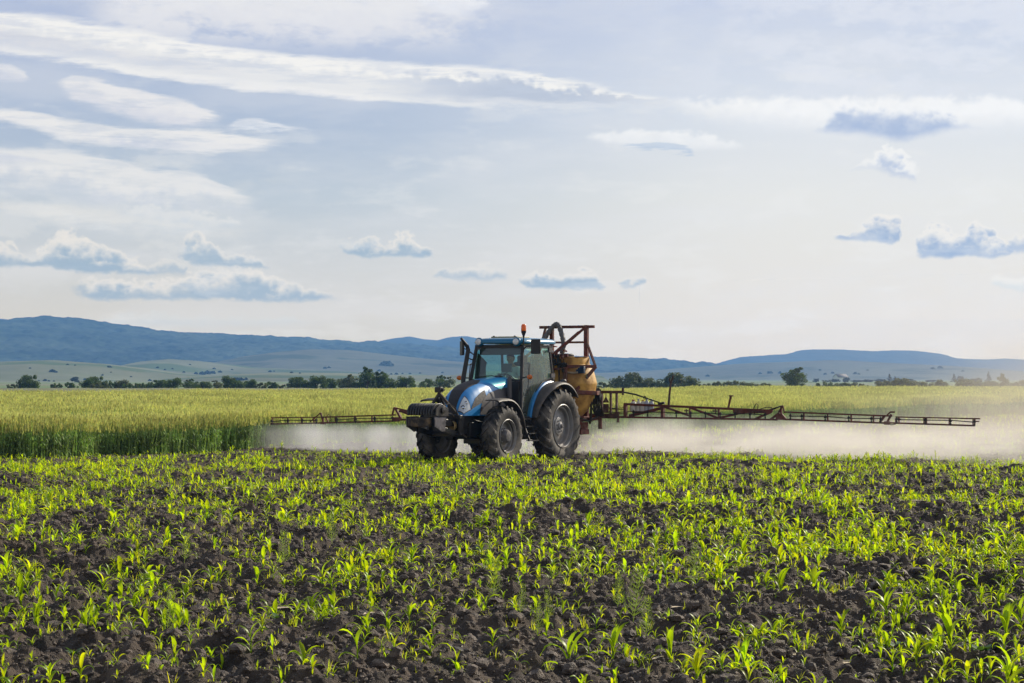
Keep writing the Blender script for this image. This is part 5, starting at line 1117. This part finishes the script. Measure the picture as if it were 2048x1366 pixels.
MB().box((4.42, -.01, 1.0), (.46, .56, .205)).build('weight_block', mat('dirty_block', (.030, .024, .020), .7, var=.5, vscale=7, dust=(.30, .20, .10), dust_amt=.5), FH, bevel=.03)
for k in range(10):
    y_ = -.315 + k * .068
    P_ = [(4.64, 1.15), (4.64, 1.26), (4.58, 1.35), (4.46, 1.405), (4.28, 1.41), (4.14, 1.36), (4.08, 1.26), (4.10, 1.14)]
    MB().prism(P_, 'y', y_, y_ + .046).build('weight', IRON, FH, bevel=.008)
MB().tube([(4.28, -.34, 1.26), (4.28, .38, 1.26)], .05, 12).tube([(4.60, -.33, 1.19), (4.60, .37, 1.19)], .022, 8).tube([(4.30, .36, 1.34), (4.05, .40, 1.40), (3.80, .42, 1.30), (3.66, .40, 1.12)], .012, 6).tube([(4.20, .30, 1.20), (3.95, .40, 1.18), (3.75, .36, 1.10)], .014, 6).build('weight_rod', IRON, FH)
MB().prism([(4.06, 1.12), (4.06, 1.30), (4.34, 1.40), (4.56, 1.30), (4.60, 1.14)], 'y', .365, .395).lathe([(0, .40), (.07, .41), (.08, .43), (0, .44)], c=(4.30, 0, 1.26), ax='y', n=16).build('end_plate', IRON, FH, bevel=.008)
# ------------------------------------------------------------------ SPRAYER
RED = mat('oxide_red', (.115, .026, .018), .7, var=.4, vscale=7, dust=(.14, .095, .07), dust_amt=.55)
RUST = mat('rusty_frame', (.085, .040, .028), .75, var=.4, vscale=9, dust=SOILD, dust_amt=.4)
TANK = mat('tank_fibreglass', (.62, .36, .085), .5, var=.18, vscale=3, dust=(.22, .11, .045), dust_amt=.62, trans=.15)
HOSE = mat('corrugated_hose', (.10, .10, .105), .6, var=.2, vscale=20, dust=SOILD, dust_amt=.3)
BLKH = mat('black_hose', (.02, .018, .017), .6, var=.3, vscale=20, dust=(.16, .12, .09), dust_amt=.3)
SP_ = empty('field_sprayer', LOC, RZ, label='mounted crop sprayer with yellow fibreglass tank, red gantry and very wide folding booms', cat='sprayer')
b = MB(); G = []
secs = [(.98, .22, .50), (1.04, .36, .72), (1.15, .44, .84), (1.35, .50, .96), (1.60, .545, 1.04), (1.78, .558, 1.072), (1.81, .566, 1.084), (1.84, .566, 1.084), (1.90, .555, 1.07), (2.08, .53, 1.02), (2.24, .49, .96), (2.29, .46, .93), (2.30, .44, .91), (2.46, .44, .91), (2.475, .42, .90), (2.48, .30, .75)]
for z, hx_, hy_ in secs:
    G.append([(-1.52 + hx_ * math.copysign(abs(math.cos(2 * PI * k / 56)) ** .62, math.cos(2 * PI * k / 56)), hy_ * math.copysign(abs(math.sin(2 * PI * k / 56)) ** .62, math.sin(2 * PI * k / 56)), z) for k in range(56)])
b.grid(G, closed_u=True); b.add(G[0], [tuple(range(56))]); b.add(G[-1], [tuple(range(56))]); tk = b.build('tank', TANK, SP_, smooth=50)
MB().lathe([(.20, 2.47), (.20, 2.52), (.17, 2.55), (0, 2.56)], c=(-1.5, .35, 0), ax='z', n=24).build('tank_lid', BLK, tk)
MB().lathe([(0, -.004), (.045, 0), (.05, .004)], c=(-1.28, 1.045, 2.02), ax='y', n=14).build('badge', mat('green_badge', (.06, .10, .05), .6), tk)
for s in (1,):
    MB().tube([(-1.12, .80, 2.465), (-1.45, .93, 2.47), (-1.75, .85, 2.465)], .012, 6).build('rim_band', RUST, tk)
# frame carrying the tank
b = MB(); b.box((-1.0, 0, .95), (.10, 1.7, .10)); b.box((-1.9, 0, .95), (.10, 1.7, .10)); b.box((-1.45, .72, .98), (1.0, .08, .10)); b.box((-1.45, -.72, .98), (1.0, .08, .10))
for s in (1, -1):
    b.bar((-1.0, s * .88, 1.62), (-1.55, s * 1.13, 1.60), .09, .10); b.bar((-1.55, s * 1.13, 1.60), (-1.95, s * 1.02, 1.60), .09, .10); b.bar((-.96, s * .62, 1.0), (-.96, s * .62, 2.22), .09, .07)
    b.bar((-1.52, s * 1.16, 2.24), (-1.05, s * .86, 1.66), .05, .075); b.bar((-1.0, s * .64, 2.24), (-1.52, s * 1.17, 2.24), .06, .075); b.bar((-2.1, s * .62, 2.82), (-1.52, s * 1.15, 2.24), .05, .06)
    b.bar((-1.9, s * .70, .95), (-1.9, s * .75, 1.6), .09); b.bar((-1.4, s * .74, .95), (-1.5, s * .84, .70), .09); b.box((-1.5, s * .80, .66), (.42, .16, .12))
b.bar((-.93, -.85, 1.62), (-.93, .85, 1.62), .08); b.box((-1.62, .60, .78), (.5, .34, .22)); b.bar((-1.7, .3, .9), (-2.15, .95, .98), .08); b.tube([(-2.1, .98, 1.0), (-2.1, .98, .72)], .05, 10)
b.build('tank_frame', RED, SP_, bevel=.006)
# gantry
b = MB(); b.bar((-2.1, -.70, 3.22), (-2.1, .82, 3.22), .07, .07); b.bar((-2.1, -.36, 3.2), (-2.1, -.36, 1.6), .09, .09); b.bar((-2.1, .60, 3.26), (-2.1, .60, 1.6), .10, .10)
b.bar((-2.1, -.36, 2.84), (-2.1, .60, 2.84), .06, .05); b.bar((-2.07, .58, 3.2), (-1.9, -.22, 2.52), .045, .06); b.bar((-2.12, -.55, 3.2), (-2.05, -.68, 2.6), .05, .05)
b.bar((-2.06, .42, 3.10), (-1.6, -.05, 2.56), .04, .05); b.bar((-1.95, -.2, 2.52), (-1.2, .1, 2.52), .07, .06); b.bar((-1.1, .1, 2.52), (-1.1, .62, 2.50), .06, .06); b.bar((-1.1, .1, 2.5), (-1.1, .1, 1.7), .07, .07)
b.bar((-1.9, .15, 2.62), (-1.2, .45, 2.62), .05, .04); b.build('gantry', RED, SP_, bevel=.006)
def corr(pts, r, name, mt, parent, n=60, amp=.12):
    """smooth corrugated hose through the points"""
    P_ = [Vector(p) for p in pts]; out = []
    for i in range(len(P_) - 1):
        p0, p1, p2, p3 = P_[max(0, i - 1)], P_[i], P_[i + 1], P_[min(len(P_) - 1, i + 2)]
        for k in range(n):
            t = k / n; out.append(.5 * ((2 * p1) + (-p0 + p2) * t + (2 * p0 - 5 * p1 + 4 * p2 - p3) * t * t + (-p0 + 3 * p1 - 3 * p2 + p3) * t ** 3))
    out.append(P_[-1]); rr = [r * (1 + (amp if k % 4 < 2 else -amp)) for k in range(len(out))]
    return MB().tube(out, rr, 10).build(name, mt, parent, smooth=20)
corr([(-1.75, -.62, 2.5), (-1.9, -.50, 2.88), (-2.0, -.26, 3.24), (-1.98, -.10, 3.24), (-1.92, .06, 2.84), (-1.88, .04, 2.56)], .062, 'corrugated_hose', HOSE, SP_, 16, .08)
b = MB(); rr_ = random.Random(4)
for k in range(16):
    y_ = -.35 + k * .062; z1_ = rr_.uniform(2.2, 2.62); z0_ = rr_.uniform(1.55, 2.1); x_ = -1.02 + rr_.uniform(-.05, .08)
    b.tube([(x_, y_, z1_), (x_ + rr_.uniform(-.04, .04), y_ + rr_.uniform(-.05, .05), (z0_ + z1_) / 2), (x_, y_ + rr_.uniform(-.08, .08), z0_)], rr_.choice([.010, .014, .020]), 6)
    if k % 3 == 0: b.box((x_ + .02, y_, z1_ - .08), (.08, .07, rr_.uniform(.06, .16)))
    if k % 4 == 1: b.tube([(x_ + .03, y_ - .06, z1_ - .12), (x_ + .03, y_ + .08, z1_ - .12)], .03, 10)
b.build('pipework', BLKH, SP_)
b = MB()
for k in range(7): b.box((-.96, -.30 + .14 * k, 2.46 + .05 * (k % 2)), (.06, .05, .07))
b.bar((-.95, -.4, 2.18), (-.95, .66, 2.18), .04, .05); b.build('valve_body', RED, SP_, bevel=.005)
# control valves, pump pipes between the cab and the tank
b = MB()
for i, (y_, z_) in enumerate([(.02, 2.36), (.16, 2.38), (.30, 2.36), (.44, 2.36), (-.14, 2.36), (-.30, 2.36)]):
    b.box((-.98, y_, z_), (.09, .08, .14)); b.tube([(-.98, y_, z_ + .05), (-.98, y_, z_ + .18)], .018, 8); b.tube([(-.96, y_, z_ - .06), (-.94, y_ + .02, z_ - .35), (-.97, y_ + .04, z_ - .75)], .018, 6)
b.tube([(-1.0, -.4, 2.30), (-1.0, .62, 2.30)], .035, 10); b.box((-1.02, .52, 2.28), (.08, .20, .10)); b.box((-.98, .1, 2.58), (.12, .16, .10)); b.build('valve_bank', BLKH, SP_, bevel=.006)
MB().tube([(-.94, .15, 2.44), (-.94, .15, 2.62)], .05, 12).tube([(-.94, .02, 2.60), (-.94, .30, 2.60)], .03, 10).build('pressure_filter', mat('zinc', (.42, .42, .43), .35, .6, var=.2, vscale=12), SP_)
MB().box((-.98, .26, 2.72), (.10, .22, .03)).box((-.90, -.1, 2.52), (.10, .18, .12)).build('red_valve', mat('bright_red', (.25, .02, .02), .5), SP_, bevel=.008)
MB().tube([(-1.04, .50, 2.25), (-1.02, .58, 2.10), (-1.06, .80, 2.08), (-1.1, .92, 2.10)], .028, 8).build('suction_hose', mat('clear_hose', (.30, .24, .17), .5, var=.2), SP_)
MB().box((-1.12, .98, 2.14), (.10, .16, .14)).box((-1.12, 1.0, 2.225), (.08, .12, .04)).tube([(-1.12, .84, 2.13), (-1.12, .94, 2.13)], .04, 10).build('blue_valve', mat('valve_blue', (.01, .03, .07), .45, var=.3, vscale=20), SP_, bevel=.01)
b = MB()
for k in range(9):
    y_ = .86 + .028 * k; b.tube([(-1.92, y_, 1.72 - .02 * (k % 3)), (-1.86 + .02 * (k % 3), y_ + .015, 1.50 - .05 * (k % 2)), (-1.92, y_ + .02 * ((k % 3) - 1), 1.26), (-2.0, y_ + .05, 1.04)], .017, 6)
b.tube([(-1.72, .92, 1.55), (-1.66, .96, 1.30), (-1.72, .92, 1.02), (-1.9, .80, .86)], .028, 8); b.tube([(-1.3, .80, 1.02), (-1.6, .92, .92), (-1.9, 1.0, 1.02)], .022, 8)
b.box((-1.9, .93, 1.66), (.14, .16, .12)); b.box((-1.88, .98, 1.38), (.14, .12, .12)); b.box((-1.9, 1.06, 1.50), (.12, .10, .16)); b.build('hose_cluster', BLKH, SP_)
BX = -2.2
# centre boom section
def vbar(b, y, z0, z1, a=.05, x=BX): b.bar((x, y, z0), (x, y, z1), a, a * .6, up=(0, 1, 0))
def hbar(b, y0, z0, y1, z1, a=.05, h=.05, x=BX): b.bar((x, y0, z0), (x, y1, z1), a, h)
b = MB()
hbar(b, -1.5, 1.62, 1.52, 1.62, .06, .07); hbar(b, -1.5, 1.06, 1.42, 1.06, .06, .07); hbar(b, -1.3, 1.0, 1.42, 1.0, .05, .05)
for y_ in (-1.4, -1.0, -.5, 0, .5, .98, 1.22, 1.38): vbar(b, y_, 1.04, 1.62, .07)
b.tube([(BX, 1.55, 1.55), (BX, 1.55, 1.72)], .03, 10); b.tube([(BX, 1.42, 1.14), (BX, 1.42, .88)], .03, 10)
b.bar((-2.1, .60, 1.65), (BX, .60, 1.62), .08); b.bar((-2.1, -.36, 1.65), (BX, -.36, 1.62), .08); b.build('boom_centre', RUST, SP_, bevel=.004)
b = MB(); b.add([(BX + .05, 1.02, 1.36), (BX + .05, 1.20, 1.36), (BX + .05, 1.11, 1.52), (BX + .035, 1.02, 1.36), (BX + .035, 1.20, 1.36), (BX + .035, 1.11, 1.52)], [(0, 1, 2), (3, 5, 4), (0, 1, 4, 3), (1, 2, 5, 4), (2, 0, 3, 5)]); b.box((BX + .04, 1.11, 1.22), (.02, .14, .22)); b.tube([(BX + .04, 1.11, 1.50), (BX + .04, 1.11, 1.60)], .01, 6); b.build('warning_triangle', RUST, SP_)
b = MB()
for k in range(5): b.tube([(BX - .05, .9, 1.28 - .05 * k), (BX - .02, 1.3 + .03 * k, 1.22 - .05 * k + .03 * (k % 2)), (BX - .03, 1.62, 1.24 - .05 * k)], .010, 5)
b.build('centre_hoses', BLKH, SP_)
# right-in-view (tractor's left) inner boom
def nozzles(b, ys, zf, pipe_dz=.06, hb=.10):
    pts = []
    for i, y in enumerate(ys): pts.append((BX + .03, y, zf(y) + pipe_dz + .012 * ((i % 3) - 1)))
    b.tube(pts, .011, 6)
    for y in ys[::1]:
        z = zf(y); b.tube([(BX + .03, y, z + pipe_dz + .05), (BX + .03, y, z - .02)], .012, 6); b.tube([(BX + .03, y, z - .0), (BX + .03, y, z - .055)], [.022, .014], 8); b.box((BX + .03, y, z + pipe_dz), (.05, .05, .05))
ln = lambda y0, z0, y1, z1: (lambda y: z0 + (z1 - z0) * (y - y0) / (y1 - y0))
tzi = ln(1.56, 1.33, 5.6, 1.19); bzi = ln(1.49, 1.01, 5.6, .99)
b = MB(); hbar(b, 1.58, tzi(1.58), 5.45, tzi(5.45), .06, .055); hbar(b, 1.44, bzi(1.44), 5.56, bzi(5.56), .05, .045)
for y_ in (1.62, 2.62): vbar(b, y_, 1.0, tzi(y_), .11)
for y_ in (3.33, 4.08): vbar(b, y_, 1.0, tzi(y_), .05)
hbar(b, 1.72, 1.04, 2.60, 1.24, .05, .07); hbar(b, 2.65, 1.27, 3.33, 1.06, .045, .05); hbar(b, 3.35, 1.25, 4.08, 1.01, .045, .05); hbar(b, 4.1, 1.02, 4.95, 1.20, .045, .05); hbar(b, 5.0, 1.0, 5.42, 1.17, .045, .05); hbar(b, 4.45, 1.17, 5.4, 1.17, .05, .07)
b.bar((BX, 5.40, 1.0), (BX, 5.62, 1.15), .05); b.bar((BX, 5.78, .99), (BX, 5.66, 1.12), .05); b.box((BX, 5.62, 1.05), (.10, .16, .13)); vbar(b, 5.66, 1.0, 1.32, .06)
b.bar((BX, 5.60, 1.16), (BX, 5.70, 1.32), .04); b.bar((BX, 5.74, 1.14), (BX, 5.70, 1.32), .03)
nb_ = b.build('boom_section', RED, SP_, bevel=.004); nb_['label'] = 'inner boom section on the tank side seen from the front'
b = MB(); b.tube([(BX, 1.55, 1.62), (BX, 1.9, 1.56), (BX, 2.2, 1.47), (BX, 2.56, 1.36)], [.02, .022, .014, .018], 8); b.tube([(BX, 1.80, 1.59), (BX, 1.83, 1.46)], .007, 5); b.lathe([(.035, -.01), (.045, 0), (.035, .01), (.025, 0)], c=(BX, 2.14, 1.485), ax='x', n=14, closed=True); b.tube([(BX, 2.5, 1.33), (BX, 2.66, 1.37)], .03, 8)
b.build('tie_rod', BLKH, SP_)
MB().tube([(BX, 2.76, 1.22), (BX, 2.80, 1.60), (BX, 2.83, 1.84)], [.032, .028, .024], 8).tube([(BX, 2.83, 1.82), (BX, 2.80, 1.95)], [.02, .016], 8).tube([(BX, 2.83, 1.82), (BX, 2.90, 2.03)], [.022, .016], 8).build('boom_rest', RUST, SP_)
MB().tube([(BX, 4.32, 1.24), (BX, 4.39, 1.53)], .028, 8).box((BX, 4.40, 1.54), (.06, .10, .03)).build('boom_rest', RED, SP_)
b = MB(); b.tube([(BX, 4.95, 1.20), (BX, 5.0, 1.32), (BX, 5.04, 1.36), (BX, 5.08, 1.33), (BX, 5.07, 1.20)], .010, 6); b.tube([(BX, 5.08, 1.22), (BX, 5.3, 1.28), (BX, 5.42, 1.27), (BX, 5.44, 1.20)], .010, 6); b.tube([(BX, 5.05, 1.16), (BX, 5.35, 1.20), (BX, 5.66, 1.31)], [.03, .028, .012], 8)
b.build('folding_cylinder', BLKH, SP_)
b = MB(); nozzles(b, list(np.arange(1.85, 5.5, .38)), lambda y: 1.09 - .01 * (y - 1.8), .05); b.build('nozzle_line', BLKH, SP_)
b = MB()
for y_ in (3.25, 4.0, 5.0): b.box((BX + .02, y_, 1.18), (.05, .10, .03)); b.tube([(BX + .02, y_, 1.22), (BX + .02, y_, 1.12)], .014, 6)
b.build('nozzle_bracket', RUST, SP_)
# outer sections
tz2 = ln(5.76, 1.17, 8.33, 1.10); bz2 = ln(5.7, 1.0, 8.2, .94)
b = MB(); hbar(b, 5.72, tz2(5.72), 8.34, tz2(8.34), .04, .035); hbar(b, 5.70, bz2(5.7), 8.25, bz2(8.25), .045, .04)
for y_ in (6.22, 6.80, 7.37, 7.9): vbar(b, y_, bz2(y_), tz2(y_), .05)
b.bar((BX, 8.05, .96), (BX, 8.16, 1.10), .05); b.bar((BX, 8.22, .95), (BX, 8.32, 1.14), .045); b.bar((BX, 8.22, 1.12), (BX, 8.30, 1.19), .03); b.bar((BX, 8.30, 1.19), (BX, 8.40, 1.19), .035); b.box((BX, 8.22, .94), (.09, .12, .08)); b.build('boom_section', RED, SP_, bevel=.003)
tz3 = ln(8.41, 1.08, 10.28, 1.06); bz3 = ln(8.3, .945, 10.2, .905)
b = MB(); hbar(b, 8.42, tz3(8.42), 10.32, tz3(10.32), .03, .028); hbar(b, 8.28, bz3(8.28), 10.22, bz3(10.22), .04, .038)
for y_ in (8.50, 9.08, 9.14, 9.66, 10.20, 10.24): vbar(b, y_, bz3(y_), tz3(y_), .04)
b.bar((BX, 8.42, .94), (BX, 8.42, 1.05), .025); b.bar((BX, 8.42, 1.05), (BX, 8.55, 1.03), .02); b.bar((BX, 10.2, 1.06), (BX, 10.36, 1.06), .03); b.bar((BX, 10.2, 1.0), (BX, 10.34, 1.0), .025); b.build('boom_section', RED, SP_, bevel=.003)
b = MB(); nozzles(b, [5.9, 6.18, 6.75, 7.32, 7.86, 8.08], lambda y: bz2(y) + .04, .05); b.build('nozzle_line', BLKH, SP_)
b = MB(); nozzles(b, [8.46, 9.12, 9.70, 10.24], lambda y: bz3(y) + .04, .05); b.tube([(BX, 8.2, .96), (BX, 8.32, .90), (BX, 8.42, .92), (BX, 8.44, 1.0)], .010, 6); b.build('nozzle_line', BLKH, SP_)
# left-in-view booms
tzl = ln(-1.5, 1.13, -7.3, .925); bzl = ln(-1.5, .97, -7.2, .775)
b = MB(); hbar(b, -5.0, tzl(-5.0), -7.35, tzl(-7.35), .04, .035); hbar(b, -4.9, bzl(-4.9), -7.25, bzl(-7.25), .045, .04); hbar(b, -1.45, 1.22, -4.9, 1.10, .06, .055); hbar(b, -1.45, .98, -4.9, .88, .05, .045)
for y_ in (-5.75, -6.3, -6.9, -7.3): vbar(b, y_, bzl(y_), tzl(y_), .05)
for y_ in (-2.2, -3.2, -4.2): vbar(b, y_, .95, 1.18, .06)
hbar(b, -2.2, 1.0, -3.2, 1.15, .04, .04); hbar(b, -3.2, 1.0, -4.2, 1.12, .04, .04)
b.bar((BX, -5.12, 1.02), (BX, -5.06, 1.20), .04); b.bar((BX, -5.04, 1.20), (BX, -4.85, .92), .07, .05); b.box((BX, -4.98, .90), (.09, .26, .09)); b.bar((BX, -5.06, 1.19), (BX, -4.55, 1.10), .035); b.bar((BX, -4.9, 1.12), (BX, -4.6, 1.02), .05)
b.build('boom_section', RED, SP_, bevel=.003)
tz4 = ln(-7.32, .925, -8.98, .895); bz4 = ln(-7.2, .775, -9.0, .725)
b = MB(); hbar(b, -7.32, tz4(-7.32), -9.0, tz4(-9.0), .03, .028); hbar(b, -7.25, bz4(-7.25), -9.02, bz4(-9.02), .04, .038)
for y_ in (-7.6, -8.0, -8.45, -8.96): vbar(b, y_, bz4(y_), tz4(y_), .04)
b.bar((BX, -7.30, .80), (BX, -7.38, 1.04), .04); b.bar((BX, -7.38, 1.04), (BX, -7.72, .80), .025); b.bar((BX, -7.14, .80), (BX, -7.22, .93), .03); b.tube([(BX, -7.2, .93), (BX, -7.14, 1.0), (BX, -7.08, .98), (BX, -7.05, .86), (BX, -7.1, .80)], .010, 6); b.box((BX, -7.3, .77), (.08, .12, .07)); b.build('boom_section', RED, SP_, bevel=.003)
b = MB(); nozzles(b, [-5.1, -5.65, -6.25, -6.85], lambda y: bzl(y) + .03, .05)
for y_ in (-5.65, -6.25, -6.85): b.tube([(BX + .02, y_ + .08 * math.cos(a) * .4, bzl(y_) + .07 + .06 * math.sin(a)) for a in np.linspace(0, 2 * PI, 13)], .007, 5, caps=False)
b.build('nozzle_line', BLKH, SP_)
b = MB(); nozzles(b, [-7.5, -7.95, -8.42, -8.96], lambda y: bz4(y) + .03, .05); b.build('nozzle_line', BLKH, SP_)
# canisters on the inner boom
def jug(y, h, r, capc, body, lab):
    j = empty('canister', LOC, RZ, label=lab, cat='canister', group='chemical canisters on the boom')
    MB().lathe([(0, 0), (r * .95, .003), (r, .02), (r, h * .62), (r * .75, h * .78), (r * .38, h * .86), (r * .38, h * .92), (0, h * .92)], c=(BX - .06, y, 1.16), ax='z', n=14).box((BX - .06, y + r * .5, 1.16 + h * .82), (.02, r * .5, .02)).build('bottle', body, j, smooth=50)
    MB().lathe([(r * .45, 0), (r * .45, .03), (0, .032)], c=(BX - .06, y, 1.16 + h * .92), ax='z', n=12).build('cap', capc, j)
WJ = mat('canister_plastic', (.58, .55, .50), .5, var=.1, dust=SOILD, dust_amt=.3); WB = mat('canister_blueish', (.42, .45, .52), .5, var=.1, dust=SOILD, dust_amt=.3)
RC = mat('red_cap', (.35, .05, .03), .4); YC = mat('yellow_cap', (.75, .50, .02), .4); GC = mat('grey_cap', (.35, .38, .42), .4)
jug(1.80, .27, .085, RC, WJ, 'dusty white canister with red-brown cap, first from the tank'); jug(1.94, .29, .06, GC, WJ, 'slim white canister between the red-capped and yellow-capped ones'); jug(2.06, .27, .075, YC, WJ, 'white canister with a bright yellow cap on the boom'); jug(2.16, .30, .06, GC, WB, 'narrow bluish canister between the yellow-capped and the last one'); jug(2.285, .29, .065, GC, WB, 'bluish grey canister at the outer end of the row')
MB().box((BX - .06, 2.03, 1.15), (.22, .72, .02)).build('canister_tray', RUST, SP_)
# ------------------------------------------------------------------ SPRAY, DUST AND AIR
def vol_box(name, x0, x1, y0, y1, z0, z1, label, build):
    b = MB(); b.box(((x0 + x1) / 2, (y0 + y1) / 2, (z0 + z1) / 2), (x1 - x0, y1 - y0, z1 - z0)); o = b.build(name, [], None, smooth=0)
    o.location = LOC; o.rotation_euler.z = RZ
    m = bpy.data.materials.new(name); m.use_nodes = True; t = NT(m.node_tree); t.n.clear(); out = t.n.new('ShaderNodeOutputMaterial'); v = t.n.new('ShaderNodeVolumePrincipled')
    t.link(v.outputs[0], out.inputs['Volume']); build(t, v, t.sep(t.n.new('ShaderNodeTexCoord').outputs['Object']), t.n.new('ShaderNodeTexCoord').outputs['Object'])
    o.data.materials.append(m); tag(o, kind='stuff', label=label); return o
def spray_l(t, v, xyz, vec):
    x, y, z = xyz
    fall = t.math('MULTIPLY', t.mr(t.math('ABSOLUTE', t.math('SUBTRACT', x, BX)), .75, .1), t.math('MULTIPLY', t.mr(z, .82, .70), t.mr(z, .0, .10)))
    fans = t.mr(t.noise(t.mapping(vec, sc=(.6, 2.6, .35)), 1., 2, .5), .30, .70, .25, 1.5)
    d = t.math('MULTIPLY', t.math('MULTIPLY', fall, fans), t.math('MULTIPLY', t.mr(y, -9.3, -7.2, .15, 1.), t.mr(y, -.2, -1.4)))
    dn = t.math('MULTIPLY', t.math('ABSOLUTE', t.math('SUBTRACT', t.math('FRACT', t.math('DIVIDE', y, .52)), .5)), .52)
    fan = t.mr(t.math('SUBTRACT', dn, t.math('MULTIPLY', t.math('SUBTRACT', .80, z), .95)), .07, -.07, .12, 1.)
    d = t.math('MULTIPLY', d, fan)
    t.link(t.math('MULTIPLY', d, 1.3), v.inputs['Density']); v.inputs['Color'].default_value = (.99, .99, 1., 1); v.inputs['Anisotropy'].default_value = .35
vol_box('spray_mist', -3.0, -1.4, -9.4, -.2, .0, .82, 'white spray mist falling from the nozzles of the far boom', spray_l)
def spray_r(t, v, xyz, vec):
    x, y, z = xyz
    nz = t.mr(t.noise(t.mapping(vec, sc=(.45, .45, 1.1)), 1., 4, .6), .36, .66, .10, 1.6)
    fall = t.math('MULTIPLY', t.mr(z, 1.15, .25), t.mr(x, -7.5, -2.4, .25, 1.)); fall = t.math('MULTIPLY', fall, t.mr(x, -1.5, -2.1))
    d = t.math('MULTIPLY', t.math('MULTIPLY', fall, nz), t.math('MULTIPLY', t.mr(y, 12.2, 9.5, .1, 1.), t.mr(y, -.9, .6)))
    d = t.math('MULTIPLY', d, t.mr(x, -8.2, -7.0))
    t.link(t.math('MULTIPLY', d, .56), v.inputs['Density']); v.inputs['Color'].default_value = (1., .97, .92, 1); v.inputs['Anisotropy'].default_value = .3
vol_box('dust_cloud', -8.2, -1.4, -1.0, 13., .0, 1.3, 'pale beige cloud of spray and dust drifting under and behind the near boom', spray_r)
def drift(t, v, xyz, vec):
    x, y, z = xyz
    nz = t.mr(t.noise(t.mapping(vec, sc=(.09, .09, .45)), 1., 4, .55), .36, .66, .15, 1.3)
    d = t.math('MULTIPLY', t.math('MULTIPLY', t.mr(z, 4.6, .3), nz), t.math('MULTIPLY', t.mr(y, -1., 6.), t.mr(x, -42., -30.)))
    t.link(t.math('MULTIPLY', d, .046), v.inputs['Density']); v.inputs['Color'].default_value = (.95, .88, .78, 1); v.inputs['Anisotropy'].default_value = .2
vol_box('dust_haze', -42., -8.4, -1., 46., .0, 4.6, 'thin brownish dust hanging over the field behind the sprayer', drift)
b = MB(); b.box((0, 2750, 82), (6400, 5700, 166)); hz = b.build('haze', [], None, smooth=0)
m = bpy.data.materials.new('haze'); m.use_nodes = True; t = NT(m.node_tree); t.n.clear(); out = t.n.new('ShaderNodeOutputMaterial'); v = t.n.new('ShaderNodeVolumePrincipled'); t.link(v.outputs[0], out.inputs['Volume'])
v.inputs['Density'].default_value = .00018; v.inputs['Color'].default_value = (.20, .45, .92, 1); v.inputs['Anisotropy'].default_value = .3
hz.data.materials.append(m); tag(hz, kind='stuff', label='pale blue air over the plain')
